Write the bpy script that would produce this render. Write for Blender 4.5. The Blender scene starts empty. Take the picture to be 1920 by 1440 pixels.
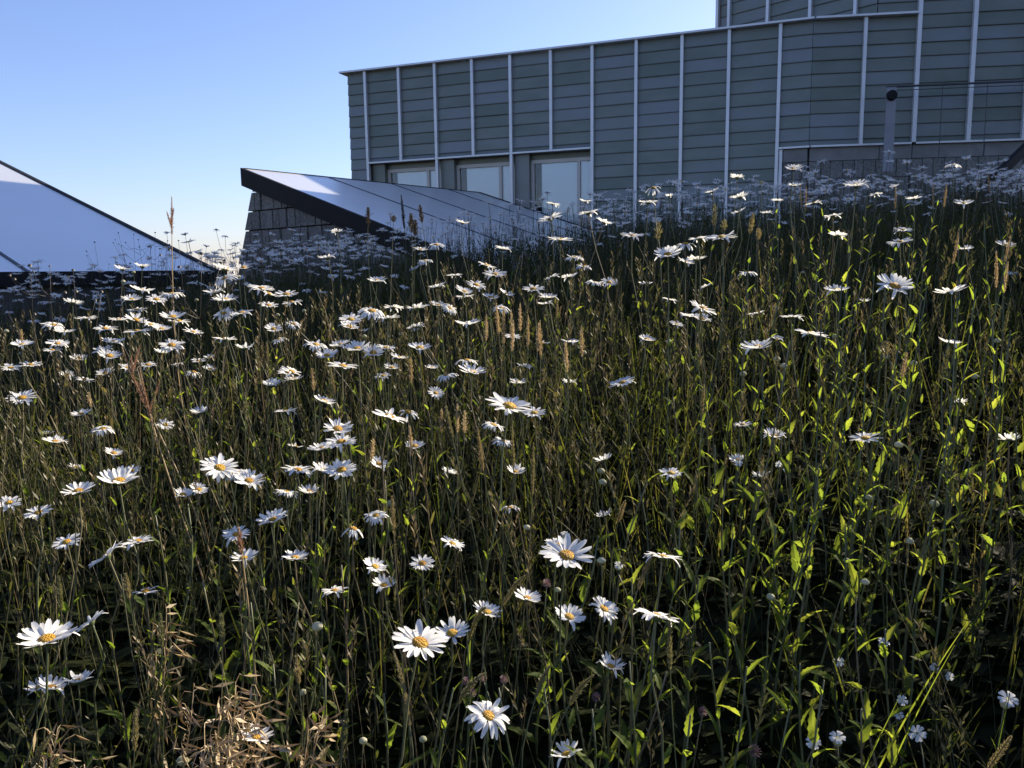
import bpy, math, random
import numpy as np
from mathutils import Vector, Matrix, Quaternion

random.seed(7)
rng = np.random.default_rng(11)
R = math.radians
scene = bpy.context.scene
COL = scene.collection

# ------------------------------------------------------------------ camera
CZ = 1.35                     # eye height above the datum
PITCH, ROLL, F = 8.0, -0.8, 1500.0
cam_d = bpy.data.cameras.new('camera')
cam = bpy.data.objects.new('camera', cam_d)
COL.objects.link(cam)
cam_d.sensor_width = 36.0
cam_d.lens = F / 1920 * 36.0
cam_d.clip_start = 0.02
cam_d.clip_end = 2000
CROT = Matrix.Rotation(R(90 - PITCH), 3, 'X') @ Matrix.Rotation(R(ROLL), 3, 'Z')
cam.matrix_world = Matrix.Translation((0, 0, CZ)) @ CROT.to_4x4()
scene.camera = cam

# ------------------------------------------------------------------ sky, sun, exposure
SUN_AZ, SUN_EL = 50.0, 26.0   # azimuth to the right of the view direction
world = bpy.data.worlds.new('World')
scene.world = world
world.use_nodes = True
wn = world.node_tree
sky = wn.nodes.new('ShaderNodeTexSky')
sky.sky_type = 'NISHITA'
sky.sun_disc = False
sky.sun_elevation = R(SUN_EL)
sky.sun_rotation = R(SUN_AZ)
sky.air_density = 1.0
sky.dust_density = 0.7
sky.ozone_density = 4.5
tintn = wn.nodes.new('ShaderNodeMix'); tintn.data_type = 'RGBA'; tintn.blend_type = 'MULTIPLY'
tintn.inputs[0].default_value = 1.0
tintn.inputs[7].default_value = (1.14, 1.0, 1.11, 1)      # the phone's white balance: a violet tinge all over the sky
wn.links.new(sky.outputs[0], tintn.inputs[6])
wn.links.new(tintn.outputs[2], wn.nodes['Background'].inputs[0])
wn.nodes['Background'].inputs[1].default_value = 0.074
SUNV = Vector((math.sin(R(SUN_AZ)) * math.cos(R(SUN_EL)), math.cos(R(SUN_AZ)) * math.cos(R(SUN_EL)), math.sin(R(SUN_EL))))
sd = bpy.data.lights.new('sun', 'SUN')
sd.energy = 5.0
sd.angle = R(0.53)
sd.color = (1.0, 0.87, 0.67)
so = bpy.data.objects.new('sun', sd)
COL.objects.link(so)
so.rotation_euler = SUNV.to_track_quat('Z', 'Y').to_euler()
so.location = SUNV * 60
vs = scene.view_settings
vs.view_transform = 'Standard'
vs.look = 'None'
vs.gamma = 1
vs.use_curve_mapping = False
vs.exposure = 1.4
scene.cycles.max_bounces = 6
scene.cycles.diffuse_bounces = 3
scene.cycles.glossy_bounces = 3
scene.cycles.transmission_bounces = 4
scene.cycles.transparent_max_bounces = 8

# ------------------------------------------------------------------ helpers
def ray(u, v):
    return CROT @ Vector(((u - 960) / F, -(v - 720) / F, -1.0))
CAM = Vector((0, 0, CZ))
def at_depth(u, v, Y):
    d = ray(u, v)
    return CAM + d * (Y / d.y)
def at_height(u, v, z):
    d = ray(u, v)
    return CAM + d * ((z - CZ) / d.z)
def at_plane(u, v, p, n):
    d = ray(u, v)
    return CAM + d * ((p - CAM).dot(n) / d.dot(n))
CRI = CROT.transposed()
def project(p):
    q = CRI @ (Vector(p) - CAM)
    return 960 + F * q.x / -q.z, 720 - F * q.y / -q.z

def mesh_arr(name, V, F_, mats, midx=None, smooth=False, tint=None):
    """V (n,3); F_ list of polygons or (m,k) array"""
    me = bpy.data.meshes.new(name)
    V = np.asarray(V, dtype=np.float32)
    if isinstance(F_, np.ndarray):
        m, k = F_.shape
        me.vertices.add(len(V)); me.vertices.foreach_set('co', V.ravel())
        me.loops.add(m * k); me.loops.foreach_set('vertex_index', F_.astype(np.int32).ravel())
        me.polygons.add(m)
        me.polygons.foreach_set('loop_start', np.arange(0, m * k, k, dtype=np.int32))
        me.polygons.foreach_set('loop_total', np.full(m, k, dtype=np.int32))
    else:
        me.from_pydata([tuple(map(float, v)) for v in V], [], [tuple(f) for f in F_])
    for mt in (mats if isinstance(mats, (list, tuple)) else [mats]):
        me.materials.append(mt)
    if midx is not None:
        me.polygons.foreach_set('material_index', np.asarray(midx, dtype=np.int32))
    if smooth:
        me.polygons.foreach_set('use_smooth', np.ones(len(me.polygons), dtype=bool))
    if tint is not None:
        a = me.attributes.new('tint', 'FLOAT', 'POINT')
        a.data.foreach_set('value', np.asarray(tint, dtype=np.float32))
    me.update(calc_edges=True)
    return me

def link(name, me, parent=None, mw=None):
    o = bpy.data.objects.new(name, me)
    COL.objects.link(o)
    if parent is not None:
        o.parent = parent
    if mw is not None:
        o.matrix_basis = mw
    return o

def tag(o, label=None, cat=None, group=None, kind=None):
    if label: o['label'] = label
    if cat: o['category'] = cat
    if group: o['group'] = group
    if kind: o['kind'] = kind
    return o

def empty(name, loc):
    o = link(name, None)
    o.location = loc
    o.empty_display_size = 0.05
    return o

BOXF = [(0, 3, 2, 1), (4, 5, 6, 7), (0, 1, 5, 4), (1, 2, 6, 5), (2, 3, 7, 6), (3, 0, 4, 7)]
def box_v(o, ax, ay, az):
    o, ax, ay, az = map(Vector, (o, ax, ay, az))
    return [o, o + ax, o + ax + ay, o + ay, o + az, o + ax + az, o + ax + ay + az, o + ay + az]
class MB:
    def __init__(s): s.V = []; s.F = []
    def add(s, V, F_):
        n = len(s.V); s.V += [tuple(v) for v in V]; s.F += [tuple(i + n for i in f) for f in F_]
    def box(s, o, ax, ay, az): s.add(box_v(o, ax, ay, az), BOXF)
    def prism(s, pts, vec):
        vec = Vector(vec); n = len(pts); pts = [Vector(p) for p in pts]
        s.add(pts + [p + vec for p in pts], [tuple(reversed(range(n))), tuple(range(n, 2 * n))] + [(i, (i + 1) % n, n + (i + 1) % n, n + i) for i in range(n)])
    def build(s, name, mat, parent=None, smooth=False, off=(0, 0, 0)):
        off = Vector(off)
        me = mesh_arr(name, [Vector(v) - off for v in s.V], s.F, mat, smooth=smooth)
        return link(name, me, parent)

def tube(pts, rad, n=5, cap=True):
    pts = [Vector(p) for p in pts]
    V, F_ = [], []
    ref = Vector((0.31, 0.95, 0.05))
    for i, p in enumerate(pts):
        a = pts[max(i - 1, 0)]; b = pts[min(i + 1, len(pts) - 1)]
        t = (b - a).normalized()
        x = t.cross(ref)
        if x.length < 1e-4: x = t.cross(Vector((1, 0, 0)))
        x.normalize(); y = t.cross(x)
        r = rad[i] if hasattr(rad, '__len__') else rad
        for k in range(n):
            an = 2 * math.pi * k / n
            V.append(p + x * (r * math.cos(an)) + y * (r * math.sin(an)))
    for i in range(len(pts) - 1):
        for k in range(n):
            F_.append((i * n + k, i * n + (k + 1) % n, (i + 1) * n + (k + 1) % n, (i + 1) * n + k))
    if cap:
        F_.append(tuple(range((len(pts) - 1) * n, len(pts) * n)))
        F_.append(tuple(reversed(range(n))))
    return V, F_

# ------------------------------------------------------------------ materials
def new_mat(name):
    m = bpy.data.materials.new(name); m.use_nodes = True
    nt = m.node_tree
    for n in list(nt.nodes): nt.nodes.remove(n)
    out = nt.nodes.new('ShaderNodeOutputMaterial')
    return m, nt, out
def N(nt, t, **kw):
    n = nt.nodes.new(t)
    for k, v in kw.items(): setattr(n, k, v)
    return n
def ramp(nt, src, stops):
    r = N(nt, 'ShaderNodeValToRGB')
    e = r.color_ramp.elements
    while len(e) < len(stops): e.new(0.5)
    for i, (p, c) in enumerate(stops):
        e[i].position = p; e[i].color = (*c, 1)
    nt.links.new(src, r.inputs[0])
    return r.outputs[0]

def solid(name, stops, rough=0.6, metal=0.0, scale=8.0, detail=4, stretch=(1, 1, 1), per_obj=0.0, bump=0.0, bscale=60, spec=0.5, bdist=0.01):
    m, nt, out = new_mat(name)
    b = N(nt, 'ShaderNodeBsdfPrincipled')
    tc = N(nt, 'ShaderNodeTexCoord')
    mp = N(nt, 'ShaderNodeMapping'); mp.inputs['Scale'].default_value = stretch
    nt.links.new(tc.outputs['Object'], mp.inputs[0])
    nz = N(nt, 'ShaderNodeTexNoise'); nz.inputs['Scale'].default_value = scale; nz.inputs['Detail'].default_value = detail
    nt.links.new(mp.outputs[0], nz.inputs['Vector'])
    src = nz.outputs['Fac']
    if per_obj:
        oi = N(nt, 'ShaderNodeObjectInfo')
        ma = N(nt, 'ShaderNodeMath', operation='MULTIPLY_ADD')
        ma.inputs[1].default_value = per_obj; nt.links.new(oi.outputs['Random'], ma.inputs[0])
        sb = N(nt, 'ShaderNodeMath', operation='SUBTRACT'); sb.inputs[1].default_value = per_obj / 2
        nt.links.new(src, sb.inputs[0]); nt.links.new(sb.outputs[0], ma.inputs[2])
        src = ma.outputs[0]
        # decorrelate the noise between pieces
        vm = N(nt, 'ShaderNodeVectorMath', operation='ADD')
        sc_ = N(nt, 'ShaderNodeVectorMath', operation='SCALE'); sc_.inputs['Scale'].default_value = 37.0
        nt.links.new(oi.outputs['Random'], sc_.inputs[0])
        nt.links.new(mp.outputs[0], vm.inputs[0]); nt.links.new(sc_.outputs[0], vm.inputs[1])
        nt.links.new(vm.outputs[0], nz.inputs['Vector'])
    nt.links.new(ramp(nt, src, stops), b.inputs['Base Color'])
    b.inputs['Roughness'].default_value = rough
    b.inputs['Metallic'].default_value = metal
    b.inputs['Specular IOR Level'].default_value = spec
    if bump:
        n2 = N(nt, 'ShaderNodeTexNoise'); n2.inputs['Scale'].default_value = bscale; n2.inputs['Detail'].default_value = 6
        nt.links.new(tc.outputs['Object'], n2.inputs['Vector'])
        bp = N(nt, 'ShaderNodeBump'); bp.inputs['Strength'].default_value = bump; bp.inputs['Distance'].default_value = bdist
        nt.links.new(n2.outputs['Fac'], bp.inputs['Height']); nt.links.new(bp.outputs[0], b.inputs['Normal'])
    nt.links.new(b.outputs[0], out.inputs[0])
    return m

def leafy(name, stops, trans, tfac=0.45, attr=True, gloss=0.05):
    """thin plant tissue: diffuse + translucent, colour by the tint attribute or by object"""
    m, nt, out = new_mat(name)
    if attr:
        a = N(nt, 'ShaderNodeAttribute', attribute_name='tint'); src = a.outputs['Fac']
    else:
        oi = N(nt, 'ShaderNodeObjectInfo')
        tc = N(nt, 'ShaderNodeTexCoord')
        nz = N(nt, 'ShaderNodeTexNoise'); nz.inputs['Scale'].default_value = 3.0
        nt.links.new(tc.outputs['Object'], nz.inputs['Vector'])
        ma = N(nt, 'ShaderNodeMath', operation='MULTIPLY_ADD'); ma.inputs[1].default_value = 0.8
        sb = N(nt, 'ShaderNodeMath', operation='MULTIPLY_ADD'); sb.inputs[1].default_value = 0.5; sb.inputs[2].default_value = -0.15
        nt.links.new(nz.outputs['Fac'], sb.inputs[0])
        nt.links.new(oi.outputs['Random'], ma.inputs[0]); nt.links.new(sb.outputs[0], ma.inputs[2])
        src = ma.outputs[0]
    c1 = ramp(nt, src, stops)
    c2 = ramp(nt, src, trans)
    d = N(nt, 'ShaderNodeBsdfDiffuse'); t = N(nt, 'ShaderNodeBsdfTranslucent'); g = N(nt, 'ShaderNodeBsdfGlossy')
    g.inputs['Roughness'].default_value = 0.55; g.inputs['Color'].default_value = (0.8, 0.8, 0.8, 1)
    nt.links.new(c1, d.inputs['Color']); nt.links.new(c2, t.inputs['Color'])
    m1 = N(nt, 'ShaderNodeMixShader'); m1.inputs[0].default_value = tfac
    nt.links.new(d.outputs[0], m1.inputs[1]); nt.links.new(t.outputs[0], m1.inputs[2])
    m2 = N(nt, 'ShaderNodeMixShader'); m2.inputs[0].default_value = gloss
    nt.links.new(m1.outputs[0], m2.inputs[1]); nt.links.new(g.outputs[0], m2.inputs[2])
    nt.links.new(m2.outputs[0], out.inputs[0])
    return m

M = {}
M['zinc'] = solid('zinc_panel', [(0.12, (0.128, 0.146, 0.118)), (0.5, (0.168, 0.182, 0.156)), (0.65, (0.176, 0.190, 0.176)), (0.92, (0.192, 0.202, 0.206))], rough=0.46, metal=0.3, scale=1.8, stretch=(1, 1, 2.5), per_obj=0.7, bump=0.3, bscale=3.0)
M['alu'] = solid('aluminium_trim', [(0.3, (0.56, 0.56, 0.57)), (0.7, (0.64, 0.64, 0.65))], rough=0.4, metal=0.3, scale=3)
M['roof'] = solid('satin_roof', [(0.2, (0.76, 0.76, 0.73)), (0.8, (0.84, 0.84, 0.81))], rough=0.28, metal=0.55, scale=0.8, bump=.03, bscale=1.5)
M['black'] = solid('dark_fascia', [(0.3, (0.007, 0.007, 0.008)), (0.7, (0.012, 0.012, 0.013))], rough=0.65, scale=5, spec=.2)
M['seam'] = solid('seam_dark', [(0.3, (0.03, 0.035, 0.045)), (0.7, (0.05, 0.055, 0.07))], rough=0.5, scale=5)
M['granite'] = solid('granite_block', [(0.2, (0.09, 0.088, 0.080)), (0.45, (0.17, 0.165, 0.15)), (0.7, (0.26, 0.25, 0.23))], rough=0.9, scale=30, detail=8, per_obj=0.12, bump=0.9, bscale=45, bdist=0.02)
M['mortar'] = solid('mortar', [(0.3, (0.075, 0.07, 0.066)), (0.7, (0.12, 0.113, 0.105))], rough=0.95, scale=30)
M['concrete'] = solid('concrete_coping', [(0.3, (0.17, 0.165, 0.155)), (0.7, (0.25, 0.24, 0.225))], rough=0.85, scale=5, detail=6, bump=0.15, bscale=40, per_obj=0.2)
M['frame'] = solid('window_frame', [(0.3, (0.52, 0.48, 0.43)), (0.7, (0.60, 0.56, 0.51))], rough=0.5, scale=4, stretch=(1, 1, 0.2))
M['post'] = solid('post_metal', [(0.3, (0.20, 0.20, 0.22)), (0.7, (0.25, 0.25, 0.27))], rough=0.5, metal=0.2, scale=4)
M['blind'] = solid('white_blind', [(0.3, (0.90, 0.90, 0.89)), (0.7, (0.93, 0.93, 0.92))], rough=0.8, scale=2)
M['inside'] = solid('dark_interior', [(0.3, (0.02, 0.02, 0.02)), (0.7, (0.03, 0.03, 0.03))], rough=0.9, scale=2)
M['rail'] = solid('rail_metal', [(0.3, (0.06, 0.062, 0.065)), (0.7, (0.09, 0.09, 0.095))], rough=0.5, metal=0.3, scale=5)
M['soil'] = solid('soil', [(0.25, (0.010, 0.0085, 0.005)), (0.5, (0.020, 0.017, 0.009)), (0.75, (0.018, 0.022, 0.008))], rough=1.0, spec=.1, scale=9, detail=8, bump=0.8, bscale=20, bdist=0.05)
# glass: clear pane with a fresnel reflection
gm, nt, out = new_mat('window_glass')
fr = N(nt, 'ShaderNodeFresnel'); fr.inputs[0].default_value = 1.5
tr = N(nt, 'ShaderNodeBsdfTransparent'); tr.inputs[0].default_value = (0.93, 0.96, 0.97, 1)
gl = N(nt, 'ShaderNodeBsdfGlossy'); gl.inputs['Roughness'].default_value = 0.02
mx = N(nt, 'ShaderNodeMixShader')
nt.links.new(fr.outputs[0], mx.inputs[0]); nt.links.new(tr.outputs[0], mx.inputs[1]); nt.links.new(gl.outputs[0], mx.inputs[2]); nt.links.new(mx.outputs[0], out.inputs[0])
M['glass'] = gm
# plants
M['petal'] = leafy('petal_white', [(0.0, (0.80, 0.80, 0.79)), (1.0, (0.86, 0.86, 0.85))], [(0.0, (0.86, 0.86, 0.80)), (1.0, (0.90, 0.90, 0.85))], 0.46, attr=False, gloss=0.03)
M['petal_s'] = leafy('petal_white_far', [(0.0, (0.80, 0.80, 0.79)), (1.0, (0.86, 0.86, 0.85))], [(0.0, (0.86, 0.86, 0.80)), (1.0, (0.90, 0.90, 0.85))], 0.46, attr=True, gloss=0.0)
M['disc'] = solid('disc_yellow', [(0.2, (0.62, 0.28, 0.008)), (0.5, (0.85, 0.46, 0.012)), (0.8, (0.90, 0.58, 0.03))], rough=0.7, scale=3, per_obj=0.3, bump=0.9, bscale=12, bdist=0.2)
M['bract'] = leafy('bract_green', [(0.0, (0.06, 0.08, 0.025)), (1.0, (0.12, 0.15, 0.05))], [(0.0, (0.08, 0.10, 0.02)), (1.0, (0.12, 0.16, 0.03))], 0.2, attr=False)
M['bud'] = leafy('bud_pale', [(0.0, (0.34, 0.35, 0.22)), (1.0, (0.60, 0.58, 0.44))], [(0.0, (0.3, 0.32, 0.15)), (1.0, (0.5, 0.5, 0.28))], 0.35, attr=False, gloss=0.0)
M['stem'] = leafy('daisy_stem', [(0.0, (0.07, 0.085, 0.03)), (0.5, (0.11, 0.125, 0.05)), (0.8, (0.16, 0.14, 0.07)), (1.0, (0.17, 0.09, 0.06))], [(0.0, (0.09, 0.12, 0.02)), (1.0, (0.14, 0.12, 0.04))], 0.25, attr=False, gloss=0.06)
M['leaf'] = leafy('daisy_leaf', [(0.0, (0.035, 0.060, 0.014)), (0.6, (0.060, 0.090, 0.020)), (0.97, (0.10, 0.13, 0.03)), (1.0, (0.24, 0.15, 0.03))], [(0.0, (0.21, 0.31, 0.03)), (0.6, (0.32, 0.41, 0.035)), (0.97, (0.42, 0.46, 0.05)), (1.0, (0.60, 0.36, 0.05))], 0.5, attr=False, gloss=0.008)
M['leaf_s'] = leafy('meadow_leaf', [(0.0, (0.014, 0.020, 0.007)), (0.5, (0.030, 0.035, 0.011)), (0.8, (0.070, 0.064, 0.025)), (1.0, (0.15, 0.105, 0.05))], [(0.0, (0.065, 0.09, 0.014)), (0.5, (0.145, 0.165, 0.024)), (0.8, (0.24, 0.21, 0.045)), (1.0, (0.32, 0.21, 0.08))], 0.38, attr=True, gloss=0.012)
M['stem_s'] = leafy('meadow_stem', [(0.0, (0.028, 0.032, 0.014)), (0.5, (0.075, 0.072, 0.034)), (0.8, (0.16, 0.13, 0.07)), (1.0, (0.22, 0.15, 0.09))], [(0.0, (0.09, 0.11, 0.03)), (1.0, (0.22, 0.16, 0.06))], 0.25, attr=True, gloss=0.03)
M['tan'] = leafy('dry_tan', [(0.0, (0.28, 0.21, 0.11)), (0.5, (0.41, 0.32, 0.175)), (1.0, (0.52, 0.40, 0.23))], [(0.0, (0.40, 0.28, 0.12)), (1.0, (0.58, 0.42, 0.21))], 0.4, attr=False)
M['spike'] = leafy('grass_spike', [(0.0, (0.10, 0.11, 0.045)), (0.6, (0.19, 0.17, 0.08)), (1.0, (0.28, 0.19, 0.10))], [(0.0, (0.16, 0.17, 0.06)), (1.0, (0.34, 0.25, 0.10))], 0.35, attr=False)
M['rust'] = leafy('sorrel_rust', [(0.0, (0.20, 0.095, 0.06)), (1.0, (0.34, 0.19, 0.12))], [(0.0, (0.28, 0.13, 0.07)), (1.0, (0.42, 0.24, 0.13))], 0.4, attr=False)
M['pink'] = leafy('clover_pink', [(0.0, (0.24, 0.15, 0.15)), (1.0, (0.36, 0.25, 0.25))], [(0.0, (0.3, 0.15, 0.15)), (1.0, (0.4, 0.2, 0.2))], 0.3, attr=False)
M['dark'] = leafy('seed_silhouette_dark', [(0.0, (0.03, 0.026, 0.02)), (1.0, (0.07, 0.055, 0.04))], [(0.0, (0.05, 0.04, 0.02)), (1.0, (0.08, 0.06, 0.03))], 0.2, attr=False)  # dark seed heads; also the silhouette shade of the left stalks

# ------------------------------------------------------------------ ground
YK = [-40, -3, 0, .7, 1.2, 1.6, 2.0, 3.0, 4.0, 5.0, 5.8, 6.5, 8.0, 10, 14, 40]
ZK = [-1.8, -1.5, -1.15, -.86, -.64, -.55, -.47, -.34, -.21, -.10, -.05, -.12, -.55, -.75, -.85, -1.3]
CK = [0, 0, 0, 0, .03, .055, .08, .11, .125, .13, .13, .10, .03, 0, 0, 0]
def ground(x, y):
    x = np.asarray(x, dtype=float); y = np.asarray(y, dtype=float)
    z = np.interp(y, YK, ZK); c = np.interp(y, YK, CK)
    xe = np.where(x > 0, 2.0 * np.tanh(x / 2.0), 3.6 * np.tanh(x / 3.6))
    lump = .018 * np.sin(3.1 * x + 1.3) * np.cos(2.7 * y) + .01 * np.sin(7.3 * x) * np.sin(6.1 * y + 1)
    return CZ + z + c * xe + lump * (np.abs(x) < 12)
def gz(x, y): return float(ground(x, y))

gx = np.concatenate([[-900, -300, -100, -40, -20, -12], np.arange(-8, 10.01, 0.2), [14, 20, 40, 100, 300, 900]])
gy = np.concatenate([[-300, -60, -20, -8], np.arange(-3, 9.01, 0.15), [10, 11, 12, 14, 17, 22, 30, 40, 80, 200, 500, 1200]])
GX, GY = np.meshgrid(gx, gy)
GZ = ground(GX, GY)
GV = np.stack([GX, GY, GZ], -1).reshape(-1, 3)
nx, ny = len(gx), len(gy)
ii, jj = np.meshgrid(np.arange(nx - 1), np.arange(ny - 1))
a = (jj * nx + ii).ravel()
GF = np.stack([a, a + 1, a + 1 + nx, a + nx], -1)
g = link('ground', mesh_arr('ground', GV, GF, M['soil'], smooth=True))
tag(g, 'dark soil of the sloping meadow bank', 'ground', kind='structure')

# ------------------------------------------------------------------ zinc building
Z = Vector((0, 0, 1))
P0 = at_depth(652, 139, 16.0)               # top left corner of the wing
TOP = P0.z
P1 = at_height(1525, 39.0, TOP)             # bend of the wall
E2 = at_height(1722, 28.5, TOP)             # where the tower rises flush
P0.z = P1.z = E2.z = 0
dA = (P1 - P0).normalized(); nA = Vector((dA.y, -dA.x, 0))     # outward (to the camera)
dB = (E2 - P1).normalized(); nB = Vector((dB.y, -dB.x, 0))
BASE = CZ - 1.0
COURSE = 0.2
def wall_s(u, v, P, d, n):
    return (at_plane(u, v, P, n) - P).dot(d)
LEN_A = (P1 - P0).length
ribsA = [wall_s(u, v, P0, dA, nA) for u, v in [(687.5, 160), (750.5, 160), (818, 160), (887.5, 160), (959, 160), (1034.5, 150), (1112, 150), (1194, 150), (1279, 150), (1366.5, 150), (1461, 150)]]
ZTRIM = at_plane(900, 294, P0, nA).z        # lintel above the windows
ZTRIM_B = at_plane(1462, 281, P0, nA).z     # foot of the cladding on the right
ribsB = [wall_s(u, v, P1, dB, nB) for u, v in [(1619, 100), (1719, 100), (1822, 100)]]
stepB = ribsB[2] - ribsB[1]
ribsB += [ribsB[2] + stepB * k for k in range(1, 12)]

wing = empty('zinc_wing', (P0.x, P0.y, BASE))
tag(wing, 'long low building wing clad in lapped grey zinc panels with pale ribs', 'building')
OFFW = wing.location.copy()
def part_of(mb, name, mat, parent, off): return mb.build(name, mat, parent, off=off)

# body behind the cladding (set back so the windows can sit in recesses)
BACK = 0.36
inA = [P0 - nA * BACK, P1 - nA * BACK]
mb = MB()
Q3 = P1 + dB * 1.9 - nB * 0.36
mb.prism([Vector((p.x, p.y, BASE)) for p in [P0 - nA * BACK + dA * .02, P1 - nA * BACK, Q3, Q3 - nB * 8, P0 + dA * .02 - nA * 9]][::-1], Z * (TOP - 0.05 - BASE))
part_of(mb, 'body', M['inside'], wing, OFFW)
# backing slabs, with openings at the window bays
def slab(P, d, n, s0, s1, z0, z1, name='wall', th=BACK - 0.01, mat='zinc', parent=None, off=None):
    mb = MB(); o = P + d * s0 - n * th; o = Vector((o.x, o.y, z0))
    mb.box(o, d * (s1 - s0), n * (th - 0.012), Z * (z1 - z0))
    return part_of(mb, name, M[mat], parent, off)
slab(P0, dA, nA, 0.0, ribsA[0], BASE, TOP, parent=wing, off=OFFW)
slab(P0, dA, nA, ribsA[0] + .002, ribsA[6], ZTRIM, TOP, parent=wing, off=OFFW)
slab(P0, dA, nA, ribsA[6] + .002, ribsA[10], BASE, TOP, parent=wing, off=OFFW)
slab(P0, dA, nA, ribsA[10] + .002, LEN_A, ZTRIM_B, TOP, parent=wing, off=OFFW)
slab(P1, dB, nB, 0.02, ribsB[1], ZTRIM_B, TOP, parent=wing, off=OFFW)
mb = MB()   # side wall at the left end
o = P0 - nA * 9; o.z = BASE
mb.box(o + dA * .0, dA * .25, nA * (9 - BACK - .01), Z * (TOP - BASE))
part_of(mb, 'side_wall', M['zinc'], wing, OFFW)

panel_cache = {}
def panel_mesh(wd, ht):
    k = (round(wd, 3), round(ht, 3))
    if k not in panel_cache:
        # lapped sheet: lower edge proud, upper edge tucked in, rolled bottom hem
        h = ht; w = wd
        prof = [(0.0, 0.0), (0.020, -0.004), (0.024, 0.004), (0.021, 0.014), (0.003, h), (0.0, h)]   # (out, up)
        V = [(0.0, -p[0], p[1]) for p in prof] + [(w, -p[0], p[1]) for p in prof]
        n = len(prof)
        F_ = [(i, n + i, n + (i + 1) % n, (i + 1) % n) for i in range(n)] + [tuple(reversed(range(n, 2 * n))), tuple(range(n))]
        panel_cache[k] = mesh_arr('panel', V, F_, M['zinc'])
    return panel_cache[k]
def frame_mat(d, n, o):
    return Matrix(((d.x, -n.x, 0, o.x), (d.y, -n.y, 0, o.y), (0, 0, 1, o.z), (0, 0, 0, 1)))
def clad(P, d, n, s0, s1, z0, z1, parent, stuff=None, limit=None):
    """courses line up on a common datum TOP"""
    k0 = math.floor((z0 - TOP) / COURSE + 1e-6)
    k1 = math.ceil((z1 - TOP) / COURSE - 1e-6)
    inv = Matrix.Translation(-parent.location)
    for k in range(k0, k1):
        a_ = max(z0, TOP + k * COURSE); b_ = min(z1, TOP + (k + 1) * COURSE)
        if b_ - a_ < 0.02: continue
        jig = random.uniform(-0.0015, 0.0015)
        o = P + d * s0 + n * jig; o = Vector((o.x, o.y, a_ + 0.003))
        me = panel_mesh(s1 - s0, b_ - a_ - 0.004)
        mw = inv @ frame_mat(d, n, o) @ Matrix.Rotation(random.gauss(0, .006), 4, 'X')
        if stuff is not None and (limit is None or limit(s0, a_)):
            stuff.add([mw @ v.co for v in me.vertices], [tuple(p.vertices) for p in me.polygons])
        else:
            link('panel', me, parent, mw)
def rib(P, d, n, s, z0, z1, parent, w=0.05, dep=0.075, name='rib'):
    mb = MB(); o = P + d * (s - w / 2) + n * 0.004; o = Vector((o.x, o.y, z0))
    mb.box(o, d * w, n * dep, Z * (z1 - z0))
    return mb.build(name, M['alu'], parent, off=parent.location)
def trim(P, d, n, s0, s1, z, parent, h=0.028, out_=0.10, inn=0.0, name='trim', mat='alu'):
    mb = MB(); o = P + d * s0 - n * inn; o = Vector((o.x, o.y, z))
    mb.box(o, d * (s1 - s0), n * (out_ + inn), Z * h)
    return mb.build(name, M[mat], parent, off=parent.location)

g_ = 0.026
edges = [0.0] + ribsA
for i in range(len(edges) - 1):
    s0 = edges[i] + (g_ if i else 0.0); s1 = edges[i + 1] - g_
    z0 = ZTRIM + 0.03 if 1 <= i <= 6 else BASE
    clad(P0, dA, nA, s0, s1, z0, TOP, wing)
clad(P0, dA, nA, ribsA[10] + g_, LEN_A - .0, ZTRIM_B + .03, TOP, wing)
clad(P1, dB, nB, 0.003, ribsB[0] - g_, ZTRIM_B + .03, TOP, wing)
clad(P1, dB, nB, ribsB[0] + g_, ribsB[1] - g_, ZTRIM_B + .03, TOP, wing)
for i, s in enumerate(ribsA):
    low = BASE if i in (0, 2, 4, 6, 7, 8, 9, 10) else ZTRIM + .03
    rib(P0, dA, nA, s, low, TOP - .001, wing)
rib(P1, dB, nB, ribsB[0], ZTRIM_B + .03, TOP - .001, wing)
for s0, s1 in ((ribsA[0] + .027, ribsA[2] - .027), (ribsA[2] + .027, ribsA[4] - .027), (ribsA[4] + .027, ribsA[6] - .027)):
    trim(P0, dA, nA, s0, s1, ZTRIM, wing, inn=0.0, out_=0.085, name='lintel_trim')
trim(P0, dA, nA, ribsA[10] + .027, LEN_A + .01, ZTRIM_B, wing, out_=.09, name='foot_trim')
trim(P1, dB, nB, 0.012, ribsB[1] - .03, ZTRIM_B, wing, out_=.09, name='foot_trim')
trim(P0, dA, nA, -0.12, LEN_A + .015, TOP, wing, h=.03, out_=.13, inn=.5, name='coping')
trim(P1, dB, nB, 0.018, ribsB[1] - .03, TOP, wing, h=.03, out_=.13, inn=.5, name='coping')

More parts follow.
